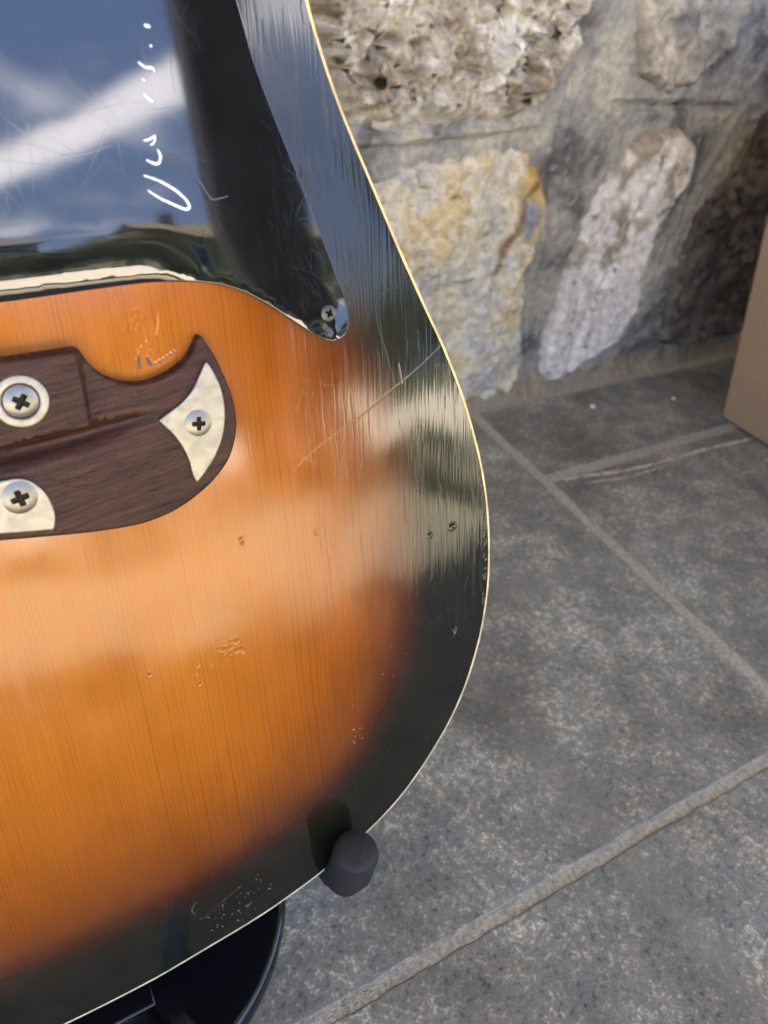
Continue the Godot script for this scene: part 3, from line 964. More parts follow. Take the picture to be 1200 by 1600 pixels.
func carton() -> void:
	var b := thing("cardboard_box", "plain brown cardboard box standing on the slate beside the wall at right", "box", Vector3(0.808, 0.004, 0.145))
	var kraft := smat(lin(0.38, 0.25, 0.145), 0.85, 0.0, 0.3)
	kraft.albedo_texture = m_grit[0]
	kraft.uv1_triplanar = true
	kraft.uv1_scale = Vector3(14.0, 14.0, 14.0)
	kraft.heightmap_enabled = true
	kraft.heightmap_texture = m_grit[1]
	kraft.heightmap_scale = 0.01
	var h := 0.42
	var lean := -0.088
	var w := 0.46
	var d := 0.36
	var t := 0.005
	var drift := -0.075     # the bottom edge turns away a little
	var at := func(x: float, y: float, z: float) -> Vector3:   # a box bulged out of square
		var bulge := sin(PI * clampf(y / h, 0, 1)) * sin(PI * clampf(z / d, 0, 1)) * 0.006
		return Vector3(x + lean * y / h * (1.0 - x / w * 0.6) + drift * z - bulge * (1.0 - x / w), y, z + drift * 0.2 * x)
	var wall := func(called: String, a: Vector3, u: Vector3, v: Vector3, n: Vector3) -> void:
		var mb := MB.new()
		var grid := [[], []]
		for side in 2:
			for i in 13:
				var row := PackedInt32Array()
				for j in 13:
					var q: Vector3 = a + u * (i / 12.0) + v * (j / 12.0) - n * (t * side)
					row.append(mb.add(at.call(q.x, q.y, q.z), n if side == 0 else -n))
				grid[side].append(row)
			for i in 12:
				for j in 12:
					mb.quad(grid[side][i][j], grid[side][i + 1][j], grid[side][i + 1][j + 1], grid[side][i][j + 1])
		var edge := [[a, u], [a + v, u], [a, v], [a + u, v]]
		for e in edge:
			for i in 12:
				var p: Vector3 = e[0] + e[1] * (i / 12.0)
				var q: Vector3 = e[0] + e[1] * ((i + 1) / 12.0)
				var en: Vector3 = (e[0] + e[1] * 0.5 - (a + u * 0.5 + v * 0.5)).normalized()
				mb.face(at.call(p.x, p.y, p.z), at.call(q.x, q.y, q.z), at.call(q.x - n.x * t, q.y - n.y * t, q.z - n.z * t), at.call(p.x - n.x * t, p.y - n.y * t, p.z - n.z * t), en)
		part(called, mb.mesh(kraft), b)
	wall.call("side_panel", Vector3(0, 0, 0), Vector3(0, 0, d), Vector3(0, h, 0), Vector3(-1, 0, 0))
	wall.call("side_panel", Vector3(w, 0, 0), Vector3(0, 0, d), Vector3(0, h, 0), Vector3(1, 0, 0))
	wall.call("end_panel", Vector3(t * 1.1, 0, 0), Vector3(w - t * 2.2, 0, 0), Vector3(0, h, 0), Vector3(0, 0, -1))
	wall.call("end_panel", Vector3(t * 1.1, 0, d), Vector3(w - t * 2.2, 0, 0), Vector3(0, h, 0), Vector3(0, 0, 1))
	wall.call("bottom_panel", Vector3(t * 1.2, 0.001, t * 1.2), Vector3(w - t * 2.4, 0, 0), Vector3(0, 0, d - t * 2.4), Vector3(0, -1, 0))
	wall.call("top_flap", Vector3(0.001, h + t + 0.001, 0.001), Vector3(w - 0.002, 0, 0), Vector3(0, 0, d * 0.497), Vector3(0, 1, 0))
	wall.call("top_flap", Vector3(0.001, h + t + 0.001, d * 0.503), Vector3(w - 0.002, 0, 0), Vector3(0, 0, d * 0.497), Vector3(0, 1, 0))

func floor_slabs() -> void:
	var f := Node3D.new()
	f.name = "patio_floor"
	add_child(f)
	structure(f, "patio floor of dark grey slate slabs with sandy pointing", "floor")
	var grout := smat(lin(0.50, 0.465, 0.37), 0.95, 0.0, 0.2)
	grout.albedo_texture = m_grit[0]
	grout.uv1_triplanar = true
	grout.uv1_world_triplanar = true
	grout.uv1_scale = Vector3.ONE * 8.0
	grout.heightmap_enabled = true
	grout.heightmap_texture = m_grit[1]
	grout.heightmap_scale = 0.16
	var mb := MB.new()
	var gn := noise(9.0, 3, 81)
	var rows := []
	for j in 141:
		var row := PackedInt32Array()
		for i in 301:
			var x := -1.5 + i * 0.0125
			var z := -0.01 + j * 0.0125
			var y := -0.0008 + 0.0007 * gn.get_noise_2d(x * 3.0, z * 3.0)
			row.append(mb.add(Vector3(x, y, z), Vector3.UP))
		rows.append(row)
	for j in 140:
		for i in 300:
			mb.quad(rows[j][i], rows[j][i + 1], rows[j + 1][i + 1], rows[j + 1][i])
	part("pointing", mb.mesh(grout), f)
	var sm := smat(Color.WHITE, 0.62, 0.0, 0.42)
	sm.albedo_texture = m_slate[0]
	sm.vertex_color_use_as_albedo = true
	sm.uv1_triplanar = true
	sm.uv1_world_triplanar = true
	sm.uv1_scale = Vector3.ONE * 1.9
	sm.heightmap_enabled = true
	sm.heightmap_texture = m_slate[1]
	sm.heightmap_scale = 0.06
	var quartz := smat(lin(0.74, 0.68, 0.58), 0.6)
	quartz.albedo_texture = m_grit[0]
	quartz.uv1_triplanar = true
	quartz.uv1_scale = Vector3.ONE * 8.0
	var edge := noise(18.0, 4, 82)
	var lay := noise(2.6, 3, 83)
	var big := noise(4.0, 3, 84)
	var vein_a := pts([0.532,0.172, 0.560,0.176, 0.600,0.184, 0.655,0.1885, 0.720,0.1885, 0.770,0.191, 0.84,0.194, 0.95,0.20])
	var vein_b := pts([0.548,0.186, 0.585,0.194, 0.62,0.197, 0.655,0.194])
	var ax := func(z: float) -> float: return 0.526 - 0.0924 * (z - 0.016)
	var list := [
		[-0.117, 0.021, ax.call(0.021) - 0.0055, 0.021, ax.call(0.5013) - 0.0055, 0.5013, -0.117, 0.5013],
		[ax.call(0.021) + 0.0065, 0.021, 1.06, 0.021, 1.06, 0.157, ax.call(0.157) + 0.0065, 0.157],
		[ax.call(0.1715) + 0.0065, 0.1715, 1.06, 0.1715, 1.06, 0.66, ax.call(0.66) + 0.0065, 0.66],
		[-0.2, 0.5092, 0.452, 0.5092, 0.452, 0.99, -0.2, 0.99],
		[-0.72, 0.021, -0.131, 0.021, -0.131, 0.4985, -0.72, 0.4985], [-1.4, 0.021, -0.734, 0.021, -0.734, 0.4985, -1.4, 0.4985],
		[-0.85, 0.5125, -0.214, 0.5125, -0.214, 0.99, -0.85, 0.99], [-1.45, 0.5125, -0.864, 0.5125, -0.864, 0.99, -1.45, 0.99],
		[0.466, 0.674, 1.06, 0.674, 1.06, 1.12, 0.466, 1.12], [1.075, 0.021, 1.7, 0.021, 1.7, 0.42, 1.075, 0.42], [1.075, 0.434, 1.7, 0.434, 1.7, 1.12, 1.075, 1.12],
		[-0.5, 1.004, 0.452, 1.004, 0.452, 1.40, -0.5, 1.40], [-1.4, 1.004, -0.514, 1.004, -0.514, 1.40, -1.4, 1.40], [0.466, 1.134, 1.06, 1.134, 1.06, 1.40, 0.466, 1.40], [1.075, 1.134, 1.7, 1.134, 1.7, 1.40, 1.075, 1.40]]
	var flat := Transform3D(Basis(Vector3(1, 0, 0), Vector3(0, 0, 1), Vector3(0, 1, 0)), Vector3.ZERO)
	for i in list.size():
		var near := i < 4
		var lp := subdivide(pts(list[i]), 0.007 if near else 0.05)
		lp = roughen(lp, 0.0005, edge, 0.6)
		lp = roughen(lp, 0.0013, edge, 6.0)
		var tint: float = [1.0, 0.86, 0.92, 1.05, 0.9, 1.1, 0.85, 1.0, 0.95, 1.1, 0.9, 1.0, 0.9, 1.05, 0.95][i]
		var lime := smooth_loop(lp, 1)
		var zf := func(q: Vector2) -> float:
			return 0.0011 * lay.get_noise_2d(q.x, q.y) + 0.0005 * big.get_noise_2d(q.x * 3.0, q.y * 3.0)
		var colf := func(q: Vector2) -> Color:
			var k := tint * (1.0 + 0.35 * big.get_noise_2d(q.x, q.y) + 0.25 * lay.get_noise_2d(q.x * 4.0, q.y * 4.0))
			var c := Color(k * 1.02, k, k * 0.98)
			if near:
				# lime bloom along worn edges
				var d := edge_distance(lime, q)
				var bloom := smoothstep(0.012, 0.0, d) * clampf(0.45 + 1.3 * edge.get_noise_2d(q.x * 0.8, q.y * 0.8), 0.0, 1.0)
				c = c.lerp(Color(2.0, 1.95, 1.8), bloom * 0.45)
			return c
		mb = MB.new()
		var step := 0.05
		if near:
			step = 0.0042 if i == 2 else 0.0085
			if i == 2:
				lp = subdivide(lp, 0.006)
		plate(mb, lp, -0.006, zf, 0.0010, 0.0007, step if i != 2 else 0.0072, flat, colf)
		var slab := part("paving_slab", mb.mesh(sm), f)
		if i == 2:
			# a quartz vein across the slab, standing a hair proud of the worn slate
			for v in [[vein_a, 0.0017], [vein_b, 0.0007]]:
				var line := smooth_loop(v[0], 10, false)
				mb = MB.new()
				var prev := []
				for k in line.size():
					var d := (line[mini(k + 1, line.size() - 1)] - line[maxi(k - 1, 0)]).normalized().orthogonal()
					var q := line[k] + d * 0.0022 * edge.get_noise_2d(line[k].x * 5.0, 3.0)
					var hw: float = float(v[1]) * clampf(0.9 + 1.6 * edge.get_noise_2d(line[k].x * 3.0, 9.0), 0.12, 2.0)
					var now := []
					for e in [[-1.0, -0.0006], [-0.7, 0.0003], [0.7, 0.0003], [1.0, -0.0006]]:
						var r: Vector2 = q + d * hw * float(e[0])
						now.append(mb.add(Vector3(r.x, float(zf.call(r)) + float(e[1]), r.y), Vector3(d.x * float(e[0]) * 0.2, 1, d.y * float(e[0]) * 0.2).normalized()))
					if prev.size():
						for e in 3:
							mb.quad(prev[e], prev[e + 1], now[e + 1], now[e])
					prev = now
				part("vein", mb.mesh(quartz), slab)

func pebbles() -> void:
	var m := smat(lin(0.72, 0.70, 0.66), 0.7)
	var list := [[0.674, 0.0605, 0.0032, "small white chip of stone lying on the slate in front of the pale stone"], [0.79, 0.083, 0.0022, "tiny pale chip of stone on the dark slate nearest the cardboard box"]]
	for a in list:
		var mb := MB.new()
		var r: float = a[2]
		var loop := PackedVector2Array()
		for i in 14:
			loop.append(Vector2.from_angle(TAU * i / 14) * r * (1.0 + 0.25 * sin(i * 2.1)))
		plate(mb, loop, 0.0, func(q): return r * 0.9 * sqrt(maxf(0.05, 1.0 - q.length_squared() / (r * r * 1.6))), r * 0.25, r * 0.3, r * 0.4, Transform3D(Basis(Vector3(1, 0, 0), Vector3(0, 0, 1), Vector3(0, 1, 0)), Vector3.ZERO))
		var o := part("stone_chip", mb.mesh(m), self)
		o.position = Vector3(a[0], 0.0008, a[1])
		o.set_meta("label", a[3]); o.set_meta("category", "stone chip")

func stone_wall() -> void:
	var w := thing("stone_wall", "rough stone wall with wide grey mortar joints behind the guitar", "wall")
	var rock := smat(Color.WHITE, 0.9, 0.0, 0.3)
	rock.vertex_color_use_as_albedo = true
	rock.albedo_texture = m_grit[0]
	rock.uv1_triplanar = true
	rock.uv1_world_triplanar = true
	rock.uv1_scale = Vector3.ONE * 3.4
	rock.heightmap_enabled = true
	rock.heightmap_texture = m_grit[1]
	rock.heightmap_scale = 0.16
	var n1 := noise(6.0, 4, 91)
	var n2 := noise(24.0, 4, 92)
	var n3 := noise(70.0, 3, 93)
	var cell := noise(22.0, 1, 94, FastNoiseLite.TYPE_CELLULAR)
	cell.cellular_return_type = FastNoiseLite.RETURN_DISTANCE2_SUB
	var cell2 := noise(55.0, 1, 95, FastNoiseLite.TYPE_CELLULAR)
	cell2.cellular_return_type = FastNoiseLite.RETURN_DISTANCE2_SUB
	# mortar: one skin, fine where the photograph looks, coarse beyond
	var grooves := [pts([0.623,0.0, 0.618,0.07, 0.613,0.133, 0.614,0.176, 0.606,0.22, 0.599,0.257, 0.601,0.31, 0.606,0.355, 0.629,0.408, 0.64,0.45]), pts([0.668,0.319, 0.744,0.317, 0.848,0.315]), pts([0.905,0.40, 0.886,0.347, 0.855,0.302, 0.826,0.248, 0.819,0.190, 0.80,0.12])]
	var ledge := pts([0.28,0.285, 0.339,0.290, 0.417,0.2915, 0.501,0.297, 0.570,0.305])
	var mortar_z := func(x: float, y: float) -> float:
		var z := -0.006 + 0.005 * n1.get_noise_2d(x, y) + 0.0032 * n2.get_noise_2d(x, y) + 0.0016 * n3.get_noise_2d(x, y)
		if x > 0.2 and x < 1.0 and y < 0.5:
			var q := Vector2(x, y)
			for g in grooves:
				var d := edge_distance(g, q, false)
				z += -0.011 * exp(-pow(d / 0.0038, 2.0)) * (0.7 + 0.8 * n1.get_noise_2d(x * 2.0 + 7.0, y * 2.0)) + 0.0014 * exp(-pow((d - 0.008) / 0.005, 2.0))
			var dl := edge_distance(ledge, q, false)
			z += 0.006 * exp(-pow(dl / 0.004, 2.0))
			z -= 0.002 * exp(-pow((y - (0.288 + (x - 0.34) * 0.06) + 0.008) / 0.004, 2.0)) * smoothstep(0.6, 0.55, x)
		# swell of bedding towards the floor
		z += 0.014 * exp(-y / 0.014)
		return z
	var mortar_c := func(x: float, y: float) -> Color:
		var a := n1.get_noise_2d(x * 1.4 + 3.0, y * 1.4)
		var b := n2.get_noise_2d(x + 5.0, y)
		var s := n3.get_noise_2d(x, y)
		var c := Color(0.36, 0.33, 0.27).lerp(Color(0.52, 0.455, 0.34), smoothstep(0.0, 0.45, a + 0.4 * b))
		c = c.lerp(Color(0.15, 0.14, 0.122), smoothstep(0.05, 0.45, -a + 0.3 * b))
		c = c.lerp(Color(0.55, 0.50, 0.42), 0.6 * smoothstep(0.35, 0.6, s + 0.3 * b))
		c = c.lerp(Color(0.33, 0.25, 0.15), smoothstep(0.035, 0.01, y) * 0.8)
		return c
	var xs := PackedFloat32Array()
	var ys := PackedFloat32Array()
	var x := -5.0
	while x < 6.0:
		xs.append(x)
		x += 0.0045 if x > 0.26 and x < 1.02 else 0.02 if x > -0.6 and x < 1.6 else 0.12
	var y := -0.02
	while y < 2.2:
		ys.append(y)
		y += 0.0045 if y < 0.44 else 0.02 if y < 0.9 else 0.12
	ys.append(2.2)
	var mb := MB.new()
	var rows := []
	for j in ys.size():
		var row := PackedInt32Array()
		for i in xs.size():
			var p := Vector2(xs[i], ys[j])
			var z: float = mortar_z.call(p.x, p.y)
			var e := 0.0015
			var zx: float = mortar_z.call(p.x + e, p.y)
			var zy: float = mortar_z.call(p.x, p.y + e)
			row.append(mb.add(Vector3(p.x, p.y, z), Vector3(-(zx - z) / e, -(zy - z) / e, 1).normalized(), Vector2.ZERO, mortar_c.call(p.x, p.y)))
		rows.append(row)
	for j in ys.size() - 1:
		for i in xs.size() - 1:
			mb.quad(rows[j][i], rows[j][i + 1], rows[j + 1][i + 1], rows[j + 1][i])
	part("mortar", mb.mesh(rock), w)
	mb = MB.new()
	block(mb, Vector3(-5.0, -0.02, -0.42), Vector3(6.0, 2.19, -0.03), 0.01, Transform3D.IDENTITY, Color(0.25, 0.23, 0.2))
	part("core", mb.mesh(rock), w)
	mb = MB.new()
	block(mb, Vector3(-5.05, 2.195, -0.46), Vector3(6.05, 2.26, 0.04), 0.01, Transform3D.IDENTITY, Color(0.3, 0.28, 0.25))
	part("coping", mb.mesh(rock), w)
	# stones: outline on the wall (m), kind of rock, how far it stands out, mesh step
	var big := [
		[[0.300,0.430, 0.303,0.372, 0.327,0.327, 0.351,0.308, 0.389,0.301, 0.443,0.303, 0.500,0.304, 0.552,0.313, 0.577,0.338, 0.597,0.360, 0.605,0.386, 0.610,0.43, 0.60,0.50, 0.57,0.56, 0.45,0.58, 0.34,0.57, 0.302,0.50], 0, 0.018, 0.0042],
		[[0.368,0.238, 0.393,0.258, 0.419,0.268, 0.476,0.272, 0.536,0.278, 0.577,0.262, 0.590,0.238, 0.593,0.212, 0.586,0.190, 0.580,0.166, 0.586,0.150, 0.592,0.10, 0.604,0.06, 0.600,0.022, 0.575,0.006, 0.50,0.004, 0.42,0.006, 0.35,0.01, 0.33,0.09, 0.345,0.18], 1, 0.012, 0.0042],
		[[0.700,0.275, 0.735,0.292, 0.767,0.294, 0.800,0.275, 0.798,0.235, 0.782,0.205, 0.773,0.170, 0.770,0.140, 0.776,0.105, 0.767,0.080, 0.750,0.050, 0.728,0.040, 0.706,0.026, 0.677,0.013, 0.645,0.012, 0.632,0.035, 0.634,0.075, 0.643,0.122, 0.650,0.187, 0.658,0.222], 2, 0.014, 0.004],
		[[0.672,0.372, 0.675,0.43, 0.72,0.52, 0.80,0.55, 0.88,0.50, 0.86,0.45, 0.835,0.41, 0.808,0.370, 0.776,0.338, 0.743,0.330, 0.705,0.338], 3, 0.012, 0.005],
		[[0.842,0.205, 0.872,0.252, 0.905,0.300, 0.95,0.315, 1.02,0.28, 1.06,0.16, 1.04,0.04, 0.95,0.022, 0.85,0.03, 0.832,0.08, 0.832,0.14], 4, 0.012, 0.006]]
	rng.seed = 21
	var courses := [[-1.35, -0.02, 0.30, 0.56], [-1.35, 0.30, 0.01, 0.27], [1.08, 1.6, 0.02, 0.3], [0.93, 1.6, 0.36, 0.60], [-1.35, 1.6, 0.62, 0.86], [-1.35, 1.6, 0.9, 1.15]]
	for c in courses:
		var cx: float = c[0]
		while cx < c[1] - 0.1:
			var wd: float = minf(rng.randf_range(0.2, 0.42), c[1] - cx)
			var a := []
			var mid := Vector2(cx + wd * 0.5, (c[2] + c[3]) * 0.5)
			for k in 12:
				var t := TAU * (k + 0.5) / 12
				var d := Vector2(cos(t), sin(t))
				d = d / maxf(absf(d.x), absf(d.y)) * rng.randf_range(0.86, 1.0)
				a.append(mid.x + d.x * (wd * 0.5 - 0.018))
				a.append(mid.y + d.y * ((c[3] - c[2]) * 0.5 - 0.006))
			big.append([a, rng.randi() % 4, rng.randf_range(0.01, 0.02), 0.012])
			cx += wd
	var kidx := 0
	for s in big:
		var kind: int = s[1]
		var proud: float = s[2]
		var step: float = s[3]
		var shift := kidx * 3.7 if kidx > 4 else 0.0
		kidx += 1
		var loop := smooth_loop(pts(s[0]), 5 if step < 0.01 else 3)
		loop = roughen(subdivide(loop, 0.006 if step < 0.01 else 0.03), 0.010 if kind != 2 else 0.004, n2, 0.9)
		loop = roughen(loop, 0.005 if kind != 2 else 0.003, n3, 1.0)
		var zf := func(q0: Vector2) -> float:
			var q := q0 + Vector2(shift, shift * 0.6)
			var d := 0.02
			if Geometry2D.is_point_in_polygon(q0, loop):
				d = edge_distance(loop, q0)
			else:
				d = 0.0
			var up := smoothstep(0.0, 0.008 if kind != 0 else 0.02, d)
			var z := 0.0
			if kind == 0:
				var wq := q + Vector2(n2.get_noise_2d(q.x, q.y), n2.get_noise_2d(q.x + 9.0, q.y)) * 0.014
				var lump: float = cell.get_noise_2d(wq.x, wq.y * 0.8)
				var lump2: float = cell2.get_noise_2d(wq.x, wq.y)
				z = 0.012 * n1.get_noise_2d(q.x * 1.6, q.y * 1.6) + 0.026 * (lump + 0.75) + 0.007 * (lump2 + 0.75) + 0.012 * absf(n2.get_noise_2d(q.x, q.y)) + 0.008 * n3.get_noise_2d(q.x, q.y)
				z -= 0.016 * smoothstep(0.2, 0.45, n2.get_noise_2d(q.x * 0.8 + 2.0, q.y * 1.1))
			elif kind == 1:
				z = 0.014 * n1.get_noise_2d(q.x, q.y) + 0.010 * (cell.get_noise_2d(q.x * 0.5, q.y * 0.42) + 0.7) + 0.0045 * n2.get_noise_2d(q.x, q.y) + 0.0022 * n3.get_noise_2d(q.x, q.y)
				z += 0.005 * smoothstep(0.02, 0.06, n1.get_noise_2d(q.x * 0.9 + 4.0, q.y * 0.9))
			elif kind == 2:
				z = 0.006 + 0.010 * n1.get_noise_2d(q.x, q.y * 0.6) + 0.002 * n2.get_noise_2d(q.x, q.y)
				z -= 0.004 * smoothstep(0.44, 0.56, n3.get_noise_2d(q.x * 0.7 - q.y * 0.25, q.y * 0.5))
				z -= 0.006 * exp(-pow((q.x - 0.70 - (q.y - 0.12) * 0.34 + 0.012 * n2.get_noise_2d(q.x * 0.4, q.y * 0.4)) / 0.004, 2.0))
			else:
				z = 0.012 * n1.get_noise_2d(q.x * 1.2, q.y * 1.2) + 0.008 * n2.get_noise_2d(q.x, q.y) + 0.004 * n3.get_noise_2d(q.x, q.y)
			if kidx == 2:
				# the dished hollow and the split in the yellow stone
				var h := q0 - Vector2(0.525, 0.205)
				z -= 0.010 * smoothstep(0.034, 0.012, h.length()) * smoothstep(-0.03, 0.02, h.x - h.y)
			return lerpf(-0.007, (proud * 0.55 if kind == 0 else proud * 0.2) + z - (0.004 if kind == 3 else 0.0), up)
		var colf := func(q0: Vector2) -> Color:
			var q := q0 + Vector2(shift, shift * 0.6)
			var a := n1.get_noise_2d(q.x * 1.7 + 8.0, q.y * 1.7)
			var b := n2.get_noise_2d(q.x * 0.9, q.y * 0.9 + 4.0)
			var f := n3.get_noise_2d(q.x, q.y + 2.0)
			var c := Color.WHITE
			if kind == 0:
				c = Color(0.60, 0.51, 0.38).lerp(Color(0.36, 0.275, 0.185), smoothstep(-0.05, 0.5, a + 0.55 * b))
				c = c.lerp(Color(0.78, 0.71, 0.58), smoothstep(0.0, 0.4, -a * 0.6 + 0.5 * b + 0.5 * f))
				c = c.lerp(Color(0.45, 0.44, 0.41), 0.6 * smoothstep(0.35, 0.55, n2.get_noise_2d(q.x * 0.6 + 20.0, q.y * 0.6)))
			elif kind == 1:
				c = Color(0.72, 0.62, 0.42).lerp(Color(0.74, 0.56, 0.28), smoothstep(0.02, 0.36, a + 0.55 * b))
				c = c.lerp(Color(0.58, 0.52, 0.41), smoothstep(0.12, 0.55, -a + 0.6 * b))
				c = c.lerp(Color(0.62, 0.60, 0.54), 0.7 * smoothstep(0.15, 0.45, f + 0.4 * b))
				if kidx == 2:
					var tip := Vector2((q0.x - 0.578) / 0.022, (q0.y - 0.235) / 0.05).length()
					c = c.lerp(Color(0.60, 0.40, 0.13), smoothstep(1.2, 0.6, tip + 0.8 * b))
					c = c.lerp(Color(0.33, 0.32, 0.33), smoothstep(1.2, 0.7, Vector2((q0.x - 0.568) / 0.014, (q0.y - 0.215) / 0.022).length() + 0.5 * b))
					var cr := edge_distance(PackedVector2Array([Vector2(0.582, 0.258), Vector2(0.563, 0.232), Vector2(0.553, 0.205), Vector2(0.540, 0.182), Vector2(0.536, 0.160)]), q0, false)
					c = c.lerp(Color(0.27, 0.17, 0.06), smoothstep(0.006, 0.002, cr + 0.004 * b))
			elif kind == 2:
				c = Color(0.74, 0.655, 0.54).lerp(Color(0.84, 0.76, 0.635), smoothstep(-0.2, 0.4, a))
				c = c.lerp(Color(0.42, 0.33, 0.23), smoothstep(0.05, 0.5, b + 0.4 * a + (q0.y - 0.2) * 2.2))
				c = c.lerp(Color(0.20, 0.17, 0.14), 0.85 * smoothstep(0.5, 0.6, n3.get_noise_2d(q.x * 0.7 - q.y * 0.25, q.y * 0.5)))
			elif kind == 3:
				c = Color(0.42, 0.36, 0.27).lerp(Color(0.54, 0.46, 0.34), smoothstep(0.0, 0.4, b))
				c = c.lerp(Color(0.19, 0.175, 0.16), smoothstep(0.15, 0.5, a - 0.3 * b))
			else:
				c = Color(0.19, 0.155, 0.115).lerp(Color(0.12, 0.095, 0.07), smoothstep(0.0, 0.4, a + 0.4 * b))
			return c * (1.0 + 0.25 * f)
		mb = MB.new()
		plate(mb, loop, -0.02, zf, step * 0.5, 0.002, step, Transform3D.IDENTITY, colf)
		part("stone", mb.mesh(rock), w)

# ------------------------------------------------------------------ the garden that the lacquer mirrors
func foliage(mb: MB, count: int, centre: Vector3, half: Vector3, leaf: float, tones: Array) -> void:
	for i in count:
		var d := Vector3(rng.randfn(), rng.randfn(), rng.randfn()).normalized()
		var r := pow(rng.randf(), 0.4)
		var p := centre + d * r * half * (1.0 + 0.18 * sin(d.x * 7.0 + d.y * 5.0))
		var nn := (d + Vector3(rng.randfn(), rng.randfn(), rng.randfn()) * 0.6).normalized()
		var u := nn.cross(Vector3(rng.randfn(), rng.randfn(), rng.randfn())).normalized() * leaf
		var v := nn.cross(u).normalized() * leaf * 0.55
		var c: Color = tones[rng.randi() % tones.size()]
		mb.face(p - u, p + v, p + u, p - v, nn, c)

func garden() -> void:
	var m := smat(lin(0.045, 0.075, 0.022), 0.95)
	m.albedo_texture = m_grit[0]
	m.uv1_triplanar = true
	m.uv1_scale = Vector3.ONE * 0.5
	var ground := part("ground", sheet(120.0, 120.0, m), self)
	ground.position = Vector3(0, -0.05, 0)
	structure(ground, "lawn and garden ground beyond the patio", "ground")
	var pale := smat(lin(0.78, 0.73, 0.64), 0.9)
	pale.albedo_texture = m_grit[0]
	pale.uv1_triplanar = true
	pale.uv1_scale = Vector3.ONE * 2.0
	var mb := MB.new()
	block(mb, Vector3(-5.0, -0.06, 1.405), Vector3(6.0, -0.006, 1.80), 0.004)
	var t := part("terrace", mb.mesh(pale), self)
	structure(t, "strip of pale sunlit paving along the patio edge, mirrored in the lacquer", "paving")
	mb = MB.new()
	block(mb, Vector3(-6.0, -0.06, 2.55), Vector3(7.5, -0.02, 6.4), 0.004)
	t = part("path", mb.mesh(pale), self)
	structure(t, "broad pale gravel path in the sun beyond the planting", "path")
	rng.seed = 77
	var leafy := smat(Color.WHITE, 0.6)
	leafy.vertex_color_use_as_albedo = true
	mb = MB.new()
	for i in 90:
		foliage(mb, 90, Vector3(-5.0 + i * 0.125, 0.0, rng.randf_range(1.95, 2.4)), Vector3(0.2, 0.035, 0.14), 0.02, [Color(0.03, 0.07, 0.06), Color(0.04, 0.085, 0.075), Color(0.022, 0.05, 0.045)])
	var border := part("planting_border", mb.mesh(leafy), self)
	border.set_meta("kind", "stuff"); border.set_meta("label", "low blue-green ground cover along the terrace"); border.set_meta("category", "ground cover")
	var bark := smat(lin(0.09, 0.065, 0.045), 0.9)
	var greens := [[Color(0.035, 0.065, 0.018), Color(0.05, 0.09, 0.022), Color(0.025, 0.045, 0.014)], [Color(0.06, 0.085, 0.02), Color(0.085, 0.11, 0.025), Color(0.04, 0.06, 0.016)]]
	var shrubs := [[-1.6, 7.6, 1.3, 0.9], [0.4, 7.4, 1.15, 1.0], [1.15, 7.9, 1.20, 0.8], [1.9, 7.5, 1.38, 0.7], [2.7, 7.7, 1.25, 0.8], [3.7, 7.6, 1.5, 0.9], [4.7, 8.2, 1.4, 1.0], [5.9, 7.8, 1.7, 1.0]]
	for i in shrubs.size():
		var a: Array = shrubs[i]
		var sh := thing("shrub", ["dark green rounded shrub leftmost of the row across the path", "low dark shrub second from the left in the row across the path", "small olive shrub in front of the slate-roofed house", "taller dark shrub between the two houses, across the path", "olive shrub in front of the left end of the ochre house", "dark shrub in front of the middle of the ochre house", "olive shrub before the right end of the ochre house", "tallest dark shrub, rightmost of the row across the path"][i], "shrub", Vector3(a[0], -0.05, a[1]), "shrubs across the path")
		mb = MB.new()
		var h: float = a[2]
		for k in 6:
			foliage(mb, 900, Vector3(rng.randf_range(-0.4, 0.4) * a[3], h * rng.randf_range(0.35, 0.68), rng.randf_range(-0.3, 0.3)), Vector3(0.55 * a[3], h * 0.36, 0.5), 0.038, greens[i % 2])
		part("foliage", mb.mesh(leafy), sh)
		mb = MB.new()
		tube(mb, PackedVector3Array([Vector3(0, 0, 0), Vector3(0.03, h * 0.3, 0), Vector3(0, h * 0.6, 0.02)]), [0.04, 0.03, 0.015], 8)
		part("stem", mb.mesh(bark), sh)
	var trees := [[-4.5, 14.0, 5.2], [14.5, 19.0, 7.0]]
	for i in 2:
		var a: Array = trees[i]
		var tr := thing("tree", ["spreading green tree left of the slate-roofed house", "tall green tree right of the ochre house"][i], "tree", Vector3(a[0], -0.05, a[1]), "trees at the end of the garden")
		var h: float = a[2]
		mb = MB.new()
		tube(mb, PackedVector3Array([Vector3(0, 0, 0), Vector3(0.05, h * 0.3, 0), Vector3(-0.05, h * 0.75, 0)]), [0.2, 0.14, 0.05], 10)
		for k in 5:
			var d := Vector3(cos(k * 1.3), 0.7, sin(k * 1.3)) * h * 0.24
			tube(mb, PackedVector3Array([Vector3(0, h * 0.35 + k * 0.2, 0), Vector3(0, h * 0.35 + k * 0.2, 0) + d]), [0.08, 0.03], 8)
		part("trunk", mb.mesh(bark), tr)
		mb = MB.new()
		for k in 11:
			foliage(mb, 500, Vector3(rng.randfn(0, h * 0.15), h * rng.randf_range(0.5, 0.9), rng.randfn(0, h * 0.15)), Vector3.ONE * h * 0.14, 0.12, greens[i])
		part("crown", mb.mesh(leafy), tr)
	house("house", "ochre rendered house with brown tiled roof beyond the shrubs", Vector3(10.4, -0.05, 27.0), Vector2(6.2, 4.0), 4.5, 5.5, Color(0.26, 0.20, 0.07), Color(0.10, 0.085, 0.04))
